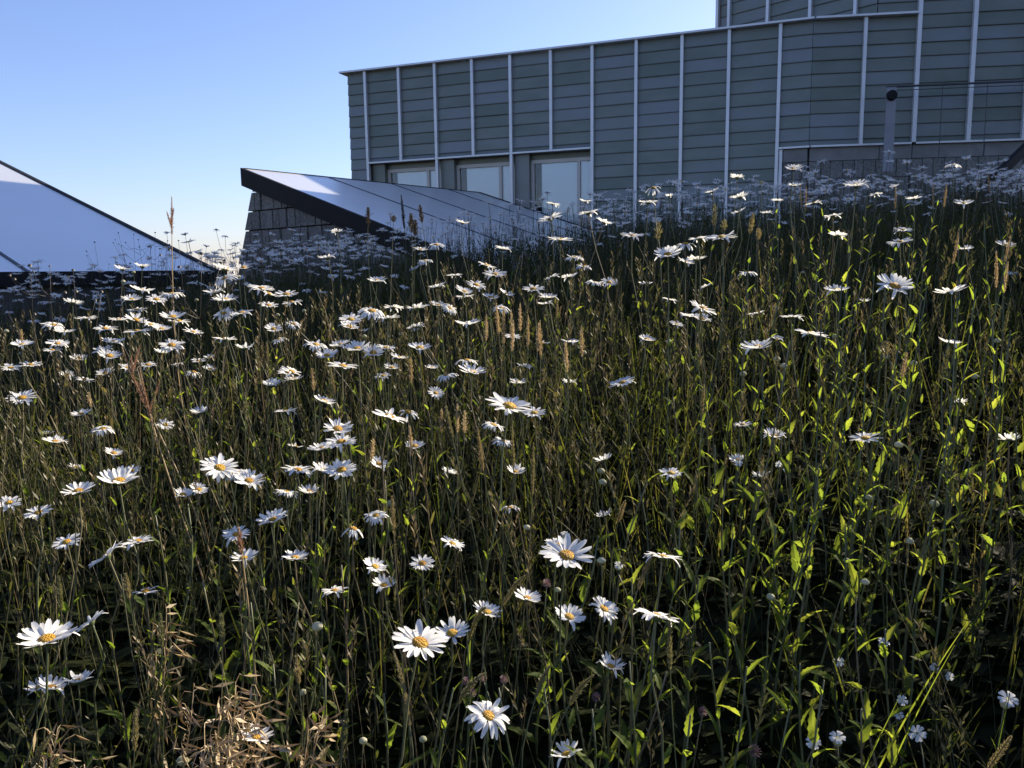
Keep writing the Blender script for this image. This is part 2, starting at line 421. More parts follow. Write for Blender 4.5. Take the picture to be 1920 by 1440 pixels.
# windows in their recesses
ZSILL = at_plane(950, 386, P0, nA).z
def window(s0, s1):
    w_ = link('window', None, wing)
    # reveals
    def bx(name, a0, a1, d0, d1, z0, z1, mat, par=w_):
        mb = MB(); o = P0 + dA * a0 - nA * d1; o = Vector((o.x, o.y, z0))
        mb.box(o, dA * (a1 - a0), nA * (d1 - d0), Z * (z1 - z0))
        return mb.build(name, M[mat], par, off=OFFW)
    top = ZTRIM - .002
    wa = s0 + .30; wb = s1 - .03                      # left reveal is seen from the right
    bx('reveal', s0 + .03, wa - .002, .05, .345, BASE, top, 'zinc')
    mid = wa + (wb - wa) * .765
    fz = top - .10
    fr_ = .055
    d0, d1 = .16, .23
    bx('head_frame', wa, wb, d0, d1, fz - fr_ * 1.1, fz, 'frame')
    bx('head_panel', wa, wb, d0 + .02, d1 + .05, fz + .002, top, 'zinc')
    for a_ in (wa, mid - fr_ * .55, wb - fr_ * .8):
        bx('upright_frame', a_, a_ + fr_, d0 - .002, d1, BASE, fz - fr_ * 1.1 - .001, 'frame')
    cs = mid + fr_ * .55
    bx('casement_frame', cs + .002, wb - fr_ * .8 - .002, d0 + .008, d1, ZSILL - .02, ZSILL + .06, 'frame')
    bx('lower_panel', cs + .002, wb - fr_ * .8 - .002, d0 + .02, d1 - .01, BASE, ZSILL - .022, 'frame')
    for (a0, a1, z0) in ((wa + fr_, mid - fr_ * .55, BASE), (cs, wb - fr_ * .8, ZSILL + .06)):
        bx('pane', a0 + .001, a1 - .001, .195, .201, z0, fz - fr_ * 1.1 - .002, 'glass')
    bx('blind', wa + fr_ + .13, wb - .05, .208, .212, BASE, fz - .02, 'blind')
    return w_
for s0, s1 in ((ribsA[0], ribsA[2]), (ribsA[2], ribsA[4]), (ribsA[4], ribsA[6])):
    window(s0, s1)

# stone plinth under the right part
def plinth(P, d, n, s0, s1, par):
    zt = ZTRIM_B - .002
    z1 = zt - .21
    mb = MB(); o = P + d * s0 - n * .35; o = Vector((o.x, o.y, BASE))
    mb.box(o, d * (s1 - s0), n * .27, Z * (zt - BASE)); mb.build('plinth_core', M['mortar'], par, off=par.location)
    s = s0
    while s < s1 - .05:
        e = min(s + 1.05, s1)
        mb = MB(); o = P + d * (s + .006) - n * .079; o = Vector((o.x, o.y, z1 + .006))
        mb.box(o, d * (e - s - .012), n * .10, Z * (zt - z1 - .010)); mb.build('coping_block', M['concrete'], par, off=par.location)
        s = e
    for row in range(5):
        s = s0 - (row % 2) * .07
        zb = z1 - .27 * (row + 1)
        while s < s1 - .03:
            e = s + random.uniform(.13, .19)
            a0, a1 = max(s, s0), min(e, s1)
            if a1 - a0 > .03:
                dep = random.uniform(.075, .105)
                mb = MB(); o = P + d * (a0 + .006) - n * .079; o = Vector((o.x, o.y, zb + .006))
                mb.box(o, d * (a1 - a0 - .009), n * dep, Z * .262); mb.build('stone', M['granite'], par, off=par.location)
            s = e
plinth(P0, dA, nA, ribsA[10] + .09, LEN_A - .01, wing)
plinth(P1, dB, nB, .01, ribsB[1], wing)
mb = MB(); o = P0 + dA * (ribsA[10] + .035) - nA * .05; o = Vector((o.x, o.y, BASE))
mb.box(o, dA * .05, nA * .10, Z * (ZTRIM_B - BASE - .003)); mb.build('corner_post', M['alu'], wing, off=OFFW)

# tower: flush with wall B, with a facet turning back over the wing roof
HT = 7.0 + CZ
sK = wall_s(1646, 10, P1, dB, nB)
K0 = P1 + dB * sK
KL = K0 + Vector((-.695, .719, 0)) * 3.05
# make the left corner land at the right place in the view
best = None
for t in np.linspace(1.5, 5.5, 200):
    q = K0 + Vector((-.695, .719, 0)) * t
    uu = project((q.x, q.y, TOP + .3))[0]
    if best is None or abs(uu - 1346) < best[0]: best = (abs(uu - 1346), t)
LF = best[1]
dF = Vector((.695, -.719, 0)).normalized(); nF = Vector((dF.y, -dF.x, 0))
KL = K0 - dF * LF
sEnd = ribsB[-1]
ER = P1 + dB * sEnd
tower = empty('zinc_tower', (K0.x, K0.y, BASE))
tag(tower, 'taller zinc clad block rising above the wing at the upper right', 'building')
mb = MB()
t0 = TOP + .035
i1 = K0 - nB * .03 + dB * .02
pts = [KL - nF * .03 + dF * .01, i1, ER - nB * .03, ER - nB * 7, KL + Vector((.83, .56, 0)) * 6]
mb.prism([Vector((p.x, p.y, t0)) for p in pts][::-1], Z * (HT - t0))
mb.build('body', M['inside'], tower, off=tower.location)
mb = MB()
pts = [P1 + dB * (ribsB[1] + .001) - nB * .02, ER - nB * .02, ER - nB * 7, P1 + dB * (ribsB[1] + .001) - nB * 7]
mb.prism([Vector((p.x, p.y, ZTRIM_B)) for p in pts][::-1], Z * (t0 - .001 - ZTRIM_B))
mb.build('lower_body', M['inside'], tower, off=tower.location)
rest = MB()
lim = lambda s, z: z > TOP + 1.0
clad(K0, dB, nB, 0.003, (ribsB[1] - sK) - g_, TOP + .035, HT, tower, rest, lim)
for i in range(1, len(ribsB) - 1):
    clad(P1, dB, nB, ribsB[i] + g_, ribsB[i + 1] - g_, ZTRIM_B + .03, HT, tower, rest, (lambda s, z: z > TOP + 1.0) if i < 4 else (lambda s, z: True))
fr_u = [(1370.5, 10), (1443, 10), (1522.5, 10), (1607, 10)]
ribsF = [(at_plane(u, v, KL, nF) - KL).dot(dF) for u, v in fr_u]
fe = [0.03] + ribsF + [LF - .003]
for i in range(len(fe) - 1):
    clad(KL, dF, nF, fe[i] + g_, fe[i + 1] - (g_ if i < len(fe) - 2 else 0), t0, HT, tower, rest, lim)
co = rest.build('upper_cladding', M['zinc'], tower); tag(co, kind='stuff')
for s in ribsF: rib(KL, dF, nF, s, t0, HT, tower)
rib(KL, dF, nF, .012, t0, HT, tower)
for i, s in enumerate(ribsB[1:]):
    rib(P1, dB, nB, s, ZTRIM_B + .03, HT, tower, w=.06)
trim(P1, dB, nB, ribsB[1] + .032, sEnd, ZTRIM_B, tower, out_=.09, name='foot_trim')
trim(K0, dB, nB, .02, sEnd - sK, HT, tower, out_=.13, inn=.4, name='coping')
trim(KL, dF, nF, -.1, LF, HT, tower, out_=.13, inn=.4, name='coping')
plinth(P1, dB, nB, ribsB[1] + .002, ribsB[1] + 3.2, tower)
mb = MB(); o = P1 + dB * (ribsB[1] + 3.2) - nB * .35; o = Vector((o.x, o.y, BASE))
mb.box(o, dB * (sEnd - ribsB[1] - 3.2), nB * .30, Z * (ZTRIM_B - .004 - BASE)); mb.build('plinth_wall', M['concrete'], tower, off=tower.location)

# ------------------------------------------------------------------ balustrade in front of the tower foot
RD = .55   # in front of wall B
PR = P1 + nB * RD
s_post = wall_s(1668, 230, PR, dB, nB)
zp0 = at_plane(1664, 290, PR, nB).z; zp1 = at_plane(1674, 164, PR, nB).z
rl = empty('balustrade', PR + dB * s_post + Z * zp0)
tag(rl, 'balustrade with a flat pale post, round black fitting and thin wire mesh', 'railing')
OR = rl.location.copy()
def rbox(name, s, w, z0, z1, th=.02, mat='alu', off=0, par=rl):
    mb = MB(); o = PR + dB * s + nB * off; o = Vector((o.x, o.y, z0)); mb.box(o, dB * w, nB * th, Z * (z1 - z0)); return mb.build(name, M[mat], par, off=OR)
pw = .14
post = rbox('post', s_post - pw / 2, pw, zp0 - .25, zp1, mat='post')
c = PR + dB * s_post + nB * .022; c.z = zp1 - .12
V, F_ = [], []
for k in range(24):
    an = 2 * math.pi * k / 24
    for rr, dd in ((.074, 0), (.074, .045), (.062, .06)):
        V.append(c + dB * (rr * math.cos(an)) + Z * (rr * math.sin(an)) + nB * dd)
V.append(c + nB * .062)
for k in range(24):
    k2 = (k + 1) % 24
    F_ += [(k * 3, k2 * 3, k2 * 3 + 1, k * 3 + 1), (k * 3 + 1, k2 * 3 + 1, k2 * 3 + 2, k * 3 + 2), (k * 3 + 2, k2 * 3 + 2, 72)]
mb = MB(); mb.add(V, F_); mb.build('round_fitting', M['black'], rl, off=OR)
send = s_post + 4.0
hz = zp1 + .012
for zz, rr in ((hz, .016), (hz - .055, .006)):
    a_ = PR + dB * (s_post - .07); b_ = PR + dB * send
    V, F_ = tube([Vector((a_.x, a_.y, zz)) , Vector((b_.x, b_.y, zz))], rr, 8)
    mb = MB(); mb.add(V, F_); mb.build('handrail' if rr > .01 else 'cable', M['rail'], rl, off=OR)
for k in range(1, 5):
    s = s_post + .10 + .62 * k
    a_ = PR + dB * s
    V, F_ = tube([Vector((a_.x, a_.y, zp0 - .1)), Vector((a_.x, a_.y, hz - .02))], .006, 6)
    mb = MB(); mb.add(V, F_); mb.build('stanchion', M['rail'], rl, off=OR)
mb = MB()
zz = zp0 + .02
L_ = send - s_post
hgt = hz - .06 - zz
st = .05
for k in range(int(L_ / st) + 1):    # diagonal wires, both ways
    for sg in (1, -1):
        sA = s_post + .09 + k * st; sB = sA + sg * hgt * .6
        if sB < s_post + .08 or sB > send: continue
        a_ = PR + dB * sA; b_ = PR + dB * sB
        mb.add(*tube([Vector((a_.x, a_.y, zz)), Vector((b_.x, b_.y, hz - .06))], .0006, 3, cap=False))
wm = mb.build('wire_mesh', M['rail'], rl, off=OR); tag(wm, kind='stuff')

# ------------------------------------------------------------------ granite monoliths with sloping metal roofs
def monolith(name, label, A, dr, ds, drop, seams, Ls, fascia=.22, stone=True, rows=6, batter=.42, wall_h=1.9, inset=.05, tip_z=None, seam_front=True):
    """A: high corner of the roof at the gable; dr: along the ridge; ds: down the slope (horizontal); drop: metres per metre"""
    e = empty(name, (A.x, A.y, gz(A.x, A.y)))
    tag(e, label, 'skylight')
    off = e.location
    dn = ds - Z * drop
    Lr = seams[-1]
    # metal roof sheets between seams
    for i in range(len(seams) - 1):
        a_, b_ = seams[i] + (.012 if i else 0), seams[i + 1] - (.012 if i < len(seams) - 2 else 0)
        mb = MB(); mb.box(A + dr * a_ - Z * .05, dr * (b_ - a_), dn * Ls, Z * .05)
        mb.build('roof_sheet', M['roof'], e, off=off)
    for s in seams[1:-1]:
        mb = MB(); mb.box(A + dr * (s - .010) - Z * .05, dr * .020, dn * Ls, Z * .058)
        mb.build('seam', M['seam'], e, off=off)
    # dark fascia boards
    mb = MB(); mb.box(A - dr * .045 - ds * .03 - Z * (fascia - .012) , dr * .043, dn * (Ls + .03), Z * fascia); mb.build('gable_fascia', M['black'], e, off=off)
    mb = MB(); mb.box(A + dr * (Lr + .002) - Z * (fascia - .012), dr * .043, dn * Ls, Z * fascia); mb.build('gable_fascia', M['black'], e, off=off)
    mb = MB(); mb.box(A - ds * .033 - dr * .002 - Z * (fascia - .012), dr * (Lr + .04), ds * .03, Z * fascia); mb.build('ridge_fascia', M['black'], e, off=off)
    mb = MB(); q = A + dn * Ls; mb.box(q + ds * .002 - dr * .002 - Z * (fascia - .03), dr * (Lr + .04), ds * .04, Z * fascia); mb.build('gutter', M['black'], e, off=off)
    # core
    zb = off.z - .5
    def under(s, ins=.05): return A.z - drop * s - fascia * .6
    mb = MB()
    pts = []
    c0 = A + dr * .16 + ds * .12
    f = [(0.10, None), (Ls - .1, None)]
    P_ = [Vector((*(A + dr * .13 + ds * .08).xy, under(.08))), Vector((*(A + dr * .13 + ds * (Ls - .05)).xy, max(under(Ls - .05), zb + .02))), Vector((*(A + dr * .13 + ds * (Ls - .05)).xy, zb)), Vector((*(A + dr * .13 - ds * (batter * (A.z - zb) - .08)).xy, zb))]
    mb.prism(P_, dr * (Lr - .2)); mb.build('core', M['mortar'], e, off=off)
    if stone:
        # coursed blocks on the gable, cut by the slope and by the battered edge
        z = A.z - fascia - .16
        top = A.z
        first = True
        hts = [.13] + [.235] * rows
        zt = A.z - fascia + .06
        for r_, hh in enumerate(hts):
            zb_ = zt - hh
            left = -batter * (A.z - fascia - (zt + zb_) / 2) + .07
            s = left - random.uniform(0, .0)
            while s < Ls - .1:
                wd = random.uniform(.11, .17)
                e_ = s + wd
                z_t0 = min(zt, under(s) - .0); z_t1 = min(zt, under(e_) - .0)
                if z_t0 > zb_ + .02 and zb_ > off.z - .3:
                    g2 = .008
                    s_b = s - (batter * hh * .5 if s == left else 0); s_t = s + (batter * hh * .5 if s == left else 0)
                    dep = random.uniform(-.012, .014)
                    z_t1 = max(z_t1, zb_ + .012)
                    O = A + dr * (inset - dep)
                    q = [Vector((*(O + ds * (s_b + g2)).xy, zb_ + g2)), Vector((*(O + ds * (e_ - g2)).xy, zb_ + g2)), Vector((*(O + ds * (e_ - g2)).xy, z_t1 - g2)), Vector((*(O + ds * (s_t + g2)).xy, z_t0 - g2))]
                    mb = MB(); mb.prism(q, dr * .10); mb.build('stone', M['granite'], e, off=off)
                s = e_
            zt = zb_
        # battered back of the block (faces away to the left)
    return e

dr = Vector((math.sin(R(39)), math.cos(R(39)), 0))
ds = Vector((dr.y, -dr.x, 0))
Am = at_depth(459, 316.5, 10.35)
def ridge_t(u, v):      # where along the ridge a seam meets it
    b = None
    for t in np.linspace(0, 8, 800):
        uu = project(Am + dr * t)[0]
        if b is None or abs(uu - u) < b[0]: b = (abs(uu - u), t)
    return b[1]
sm = [0, ridge_t(615, 0), ridge_t(733, 0), ridge_t(840, 0), ridge_t(897, 0)]
# slope drop so the front edge passes the photo's point (770,441)
bd = None
for s in np.linspace(1, 5, 300):
    for dp in (0,):
        q = Am + ds * s
        d = ray(770, 441)
        t = (q.x * d.y - q.y * d.x)
        if bd is None or abs(t) < bd[0]:
            bd = (abs(t), s, (Am.z - (CAM + d * (q.y / d.y)).z) / s)
DROP = bd[2]
monolith('granite_skylight', 'granite skylight block with sloping satin metal roof and black edge, before the windows', Am, dr, ds, DROP, sm, 5.5)
# the roof on the left: only its metal slope shows
Cl = at_depth(412, 514, 6.1)
ht = None
for s in np.linspace(.5, 12, 1000):
    q = Cl - ds * s
    uu = project((q.x, q.y, CZ + .8))[0]
    if ht is None or abs(uu - 2) < ht[0]: ht = (abs(uu - 2), s, q)
zq = (CAM + ray(0, 303) * (ht[2].y / ray(0, 303).y)).z
dropL = (zq - Cl.z) / ht[1]
LsL = 7.5
t_seam = min(np.linspace(.2, 2.5, 300), key=lambda t: abs(project(Cl - dr * t)[0] - 66))
Al = Cl - ds * LsL + Z * (dropL * LsL)
monolith('metal_skylight', 'broad smooth blue-grey metal roof slope at the far left', Al - dr * 3.1, dr, ds, dropL, [0, 3.1 - t_seam, 3.1], LsL, stone=False, fascia=.09)
# the one at the far right: dark sloping edge over granite
Ar = at_depth(1990, 200, 9.2); 
qr = at_depth(1853, 334, 8.6)
dsr = Vector((qr.x - Ar.x, qr.y - Ar.y, 0)); ll = dsr.length; dsr.normalize()
dropR = (Ar.z - qr.z) / ll
drr = Vector((-dsr.y, dsr.x, 0))
if drr.y < 0: drr = -drr
def right_block():
    A = Ar; e = empty('granite_ramp_wall', (A.x, A.y, gz(A.x, A.y)))
    tag(e, 'granite wall under a dark sloping edge at the right side', 'wall')
    off = e.location; dn = dsr - Z * dropR; L = ll + .45
    mb = MB(); mb.box(A - drr * .05 - Z * .11, drr * .06, dn * L, Z * .11); mb.build('dark_coping', M['black'], e, off=off)
    zb = off.z - .4
    mb = MB(); mb.prism([A + Z * -.112 + drr * .06, A + dn * L - Z * .112 + drr * .06, Vector((*(A + dn * L + drr * .06).xy, zb)), Vector((*(A + drr * .06).xy, zb))], drr * .03); mb.build('core', M['mortar'], e, off=off)
    for k in range(7):
        for r_ in range(5):
            s0 = .0 + k * .33 + (r_ % 2) * .15; s1 = s0 + .32
            za = lambda s: A.z - dropR * s - .115 - r_ * .2
            mb = MB(); O = A - drr * random.uniform(-.01, .012)
            p = lambda s, z: Vector((*(O + dsr * s).xy, z))
            if za(s1) - .19 < zb: continue
            mb.prism([p(s0, za(s0) - .19), p(s1, za(s1) - .19), p(s1, za(s1)), p(s0, za(s0))], drr * .055); mb.build('stone', M['granite'], e, off=off)
right_block()

# ================================================================== meadow plants
def rot_to(n, spin=0.0):
    n = Vector(n).normalized()
    q = Vector((0, 0, 1)).rotation_difference(n)
    return (q.to_matrix() @ Matrix.Rotation(spin, 3, 'Z'))

# ---- petals: unit head radius 1
def petal_geo(style, j=0.0, segs=6, r0=.20, wmax=.112, length=1.0, rr=random):
    """a single ray floret pointing along +x; returns verts, faces"""
    V, F_ = [], []
    prof = [.45, .78, .95, 1.0, .97, .80, .30]
    zc = {'flat': (.06, .13), 'reflex': (.13, -.30), 'cup': (.05, .55), 'up': (.05, .36), 'droop': (.02, -.62)}[style]
    tw = rr.uniform(-.25, .25) * (1 + j)
    for i in range(segs + 1):
        t = i / segs
        w = wmax * np.interp(t, np.linspace(0, 1, 7), prof)
        r = r0 + (length - r0) * t
        z = zc[0] * math.sin(t * math.pi) + zc[1] * t * t * (length - r0)
        if abs(zc[1]) > .3: r = r0 + (length - r0) * (t - .18 * abs(zc[1]) * t * t)
        for k, y in enumerate((-1, 0, 1)):
            dx = -.035 if (i == segs and k == 1) else 0
            yy = y * w
            zz = z + (.018 if k == 1 else 0) * -1 + yy * tw * t + .030 * abs(y) * (1 - t)
            V.append((r + dx, yy, zz))
    for i in range(segs):
        for k in range(2):
            a_ = i * 3 + k
            F_.append((a_, a_ + 3, a_ + 4, a_ + 1))
    return V, F_

PETALS = {}
for st_ in ('flat', 'reflex', 'cup', 'up', 'droop'):
    PETALS[st_] = []
    for k in range(4):
        V, F_ = petal_geo(st_, j=.6, length=random.uniform(.92, 1.04), wmax=random.uniform(.095, .118))
        PETALS[st_].append(mesh_arr('petal', V, F_, M['petal'], smooth=True))

def ring_geo(style, n, segs, seed, gaps=0):
    rr = random.Random(seed)
    V, F_ = [], []
    ph0 = rr.random()
    for i in range(n):
        if rr.random() < gaps: continue
        st_ = style if rr.random() < .82 else rr.choice(['flat', 'reflex', 'up'])
        v, f = petal_geo(st_, segs=segs, length=rr.uniform(.85, 1.05), wmax=rr.uniform(.09, .122), rr=rr)
        an = 2 * math.pi * (i + ph0 + rr.uniform(-.18, .18)) / n
        tl = rr.uniform(-.10, .10)
        c_, s_ = math.cos(an), math.sin(an)
        b = len(V)
        for (x, y, z) in v:
            z2 = z + x * tl
            V.append((x * c_ - y * s_, x * s_ + y * c_, z2))
        F_ += [tuple(q + b for q in f_) for f_ in f]
    return V, F_
RINGS = {}
for st_ in ('flat', 'reflex', 'cup', 'up', 'droop'):
    RINGS[st_] = [mesh_arr('petals', *ring_geo(st_, 21 + k, 4, 40 + k * 7 + len(st_), gaps=.04 * k), M['petal'], smooth=True) for k in range(3)]

RAGGED = [mesh_arr('petals', *ring_geo(s_, 20, 4, 300 + k, gaps=.38), M['petal'], smooth=True) for k, s_ in enumerate(('droop', 'flat', 'reflex', 'up'))]
def dome_geo(r, h, nr=5, na=14, z0=0.0, bump=0.0):
    V, F_ = [], []
    for i in range(nr):
        ph = (i / nr) * math.pi / 2
        for k in range(na):
            an = 2 * math.pi * (k + .5 * (i % 2)) / na
            b = 1 + bump * random.uniform(-1, 1)
            V.append((r * math.cos(ph) * math.cos(an), r * math.cos(ph) * math.sin(an), z0 + h * math.sin(ph) * b))
    V.append((0, 0, z0 + h * .93))
    for i in range(nr - 1):
        for k in range(na):
            F_.append((i * na + k, i * na + (k + 1) % na, (i + 1) * na + (k + 1) % na, (i + 1) * na + k))
    for k in range(na): F_.append(((nr - 1) * na + k, (nr - 1) * na + (k + 1) % na, nr * na))
    return V, F_
DISC = [mesh_arr('flower_head', *dome_geo(.27 + .02 * k, .13 + .02 * k, 6, 16, z0=.03, bump=.06), M['disc'], smooth=True) for k in range(3)]
def cup_geo(r=.24, d=.17, na=12):
    V, F_ = [], []
    prof = [(r * 1.02, .03), (r, -.04), (r * .78, -.11), (r * .4, -d), (.07, -d - .04)]
    for (q, z) in prof:
        for k in range(na):
            an = 2 * math.pi * k / na
            V.append((q * math.cos(an), q * math.sin(an), z))
    for i in range(len(prof) - 1):
        for k in range(na): F_.append((i * na + k, (i + 1) * na + k, (i + 1) * na + (k + 1) % na, i * na + (k + 1) % na))
    return V, F_
CUP = mesh_arr('bract_cup', *cup_geo(), M['bract'], smooth=True)
def bud_geo(open_=0.0):
    V, F_ = [], []
    prof = [(.12, -.42), (.40, -.36), (.52, -.20), (.53, 0), (.44, .14), (.30, .26), (.13, .33), (.0, .36)]
    na = 12
    for (q, z) in prof:
        for k in range(na):
            an = 2 * math.pi * k / na; q2 = q * (1 + .05 * (k % 2))
            V.append((q2 * math.cos(an), q2 * math.sin(an), z))
    for i in range(len(prof) - 1):
        for k in range(na): F_.append((i * na + k, i * na + (k + 1) % na, (i + 1) * na + (k + 1) % na, (i + 1) * na + k))
    return V, F_
BUD = mesh_arr('bud', *bud_geo(), M['bud'], smooth=True)

# ---- leaves, unit length along +x
def leaf_geo(width=.13, teeth=5, curl=.35, segs=None, fold=.25, spat=.55):
    n = teeth * 2
    V, F_ = [], []
    for i in range(n + 1):
        t = i / n
        w = width * (math.sin(math.pi * min(1, max(0, t)) ** spat) ** .8 * .95 + .10) * (1 if t < .98 else .1)
        if teeth > 3 and i % 2 == 1 and t < .95: w *= .72
        x = t * math.cos(curl * t * .6); z = math.sin(t * 2.0) * .10 - curl * t * t * .45
        V += [(x, -w, z + fold * w), (x, 0, z), (x, w, z + fold * w)]
    for i in range(n):
        for k in range(2):
            a_ = i * 3 + k
            F_.append((a_, a_ + 3, a_ + 4, a_ + 1))
    return V, F_
LEAF_T = [mesh_arr('leaf', *leaf_geo(random.uniform(.11, .15), 5, random.uniform(-.1, .7)), M['leaf'], smooth=False) for _ in range(5)]
LEAF_N = [mesh_arr('leaf', *leaf_geo(random.uniform(.055, .09), 3, random.uniform(-.1, .8)), M['leaf'], smooth=False) for _ in range(5)]

def stem_curve(h, lean, bend, n=9, sd=None):
    """points from 0 to (lean.x, lean.y, h) with an S bend"""
    rr = sd or random
    b = Vector((rr.uniform(-1, 1), rr.uniform(-1, 1), 0)) * bend
    pts = []
    for i in range(n):
        t = i / (n - 1)
        s = t * t * (3 - 2 * t) * .45 + t * .55
        p = Vector((lean.x * s, lean.y * s, h * t)) + b * math.sin(t * math.pi) + Vector((b.y, -b.x, 0)) * .35 * math.sin(t * math.pi * 2)
        pts.append(p)
    return pts

def add_leaves(parent, pts, count, t0, t1, lmin, lmax, meshes, spread_=1.0):
    n = len(pts) - 1
    an = random.uniform(0, 6.28)
    for i in range(count):
        t = t0 + (t1 - t0) * (i + random.uniform(.1, .9)) / count
        k = min(int(t * n), n - 1); f = t * n - k
        p = pts[k].lerp(pts[k + 1], f)
        an += 2.4 + random.uniform(-.5, .5)
        el = random.uniform(.45, 1.15)
        L = random.uniform(lmin, lmax) * (1.15 - .5 * t)
        mw = Matrix.Translation(p) @ (Matrix.Rotation(an, 4, 'Z') @ Matrix.Rotation(-el, 4, 'Y') @ Matrix.Rotation(random.uniform(-.6, .6), 4, 'X')) @ Matrix.Scale(L, 4)
        link('leaf', random.choice(meshes), parent, mw)

def solve_depth(u, v, w, size, hpref=.45, hs=.09, ymax=6.0):
    d = ray(u, v)
    yest = F * size / max(w, 4)
    best = None
    for Y in np.exp(np.linspace(math.log(.55), math.log(ymax), 220)):
        p = CAM + d * (Y / d.y)
        h = p.z - gz(p.x, p.y)
        if h < .12: continue
        c_ = ((h - hpref) / hs) ** 2 + (math.log(Y / yest) / .20) ** 2
        if best is None or c_ < best[0]: best = (c_, Y, p, h)
    if best is None:
        p = at_depth(u, v, yest); return yest, p, .3
    return best[1], best[2], best[3]

ALL = []       # records for labelling: (object, u, v, w)
def daisy(u, v, w, kind='n', label=None, pos=None, size=None):
    """kind: n normal, o open to the viewer, s level, f facing, c cupped, r reflexed, b bud, l leaning left"""
    if pos is None:
        Y, p, h = solve_depth(u, v, w * (1.0 if kind != 'b' else 2.2), .048, hs=.09 if v > 520 else .18, ymax=6.0 if v > 520 else 2.95)
        D = min(max(w * Y / F * 1.18, .038), .070)
        if kind == 'b': D = min(max(w * Y / F, .009), .013)
    else:
        p = pos; D = size; Y = p.y
        h = p.z - gz(p.x, p.y)
    lean = Vector((random.gauss(0, .065), random.gauss(0, .05), 0)) * (h / .45)
    bx_, by_ = p.x - lean.x, p.y - lean.y
    zb = gz(bx_, by_)
    root = empty('oxeye_daisy', (bx_, by_, zb))
    top = Vector((lean.x, lean.y, p.z - zb))
    tocam = (CAM - p); tocam.z = 0; tocam.normalize()
    right = Vector((1, 0, 0))
    nrm = Vector((0, 0, 1)) + Vector((random.gauss(0, .18), random.gauss(0, .16), 0)) + Vector((SUNV.x, SUNV.y, 0)) * .06
    if kind == 'o': nrm += tocam * (random.uniform(.10, .26) if w < 60 else random.uniform(.08, .20)) + Vector((SUNV.x, 0, 0)) * .10
    elif kind == 'f': nrm += tocam * .62 + right * .15
    elif kind == 'l': nrm += right * -.75 + tocam * .1
    elif kind == 's': nrm += tocam * random.uniform(-.02, .10)
    elif kind == 'n': nrm += tocam * random.uniform(.02, .30)
    nrm.normalize()
    spin = random.uniform(0, 6.28)
    Rm = rot_to(nrm, spin)
    hr = D / 2
    near = w >= 46
    # stem: ends under the head
    end = top - nrm * (.17 * hr * 2 * .5)
    pts = stem_curve(end.z, Vector((end.x, end.y, 0)), random.uniform(.006, .040) * (h / .45), n=9 if near else 7)
    pts[-1] = end
    pts[-2] = pts[-2].lerp(end - nrm * (end - pts[-2]).length, .5)
    r1 = .0011 if kind != 'b' else .0009
    rad = list(np.linspace(.0017, r1, len(pts)))
    V, F_ = tube(pts, rad, 5 if near else 4, cap=False)
    link('stem', mesh_arr('stem', V, F_, M['stem'], smooth=True), root)
    if kind == 'b':
        mw = Matrix.Translation(top) @ Rm.to_4x4() @ Matrix.Scale(D, 4)
        link('bud', BUD, root, mw)
    else:
        st_ = {'c': 'cup', 'r': 'flat', 's': random.choice(['flat', 'up', 'up'])}.get(kind, random.choices(['flat', 'reflex', 'up', 'droop'], [.44, .12, .44, .0])[0])
        mw = Matrix.Translation(top) @ Rm.to_4x4() @ Matrix.Scale(hr, 4)
        hd = link('flower_head', random.choice(DISC), root, mw)
        link('bract_cup', CUP, hd)
        if near:
            n = random.randint(20, 25)
            for i in range(n):
                if random.random() < .03: continue
                s2 = st_ if random.random() < (.8 if kind != 'r' else .6) else random.choice(['flat', 'reflex', 'up', 'up'] if kind != 'r' else ['reflex', 'flat', 'reflex'])
                an = 2 * math.pi * (i + random.uniform(-.22, .22)) / n
                m_ = Matrix.Rotation(an, 4, 'Z') @ Matrix.Rotation(random.uniform(-.12, .10), 4, 'Y') @ Matrix.Rotation(random.uniform(-.2, .2), 4, 'X') @ Matrix.Diagonal((random.uniform(.9, 1.06), random.uniform(.85, 1.1), 1, 1))
                m_.translation.z += random.uniform(-.012, .012)
                link('petal', random.choice(PETALS[s2]), hd, m_)
        else:
            link('petals', random.choice(RINGS[st_] if random.random() > .1 else RAGGED), hd)
    nl = (7 if near else (5 if w > 28 else 3))
    add_leaves(root, pts, nl, .05, .72, .022, .045, LEAF_T if random.random() < .6 else LEAF_N)
    pu, pv = project(p)
    ALL.append((root, pu, pv, w, kind, label))
    return root

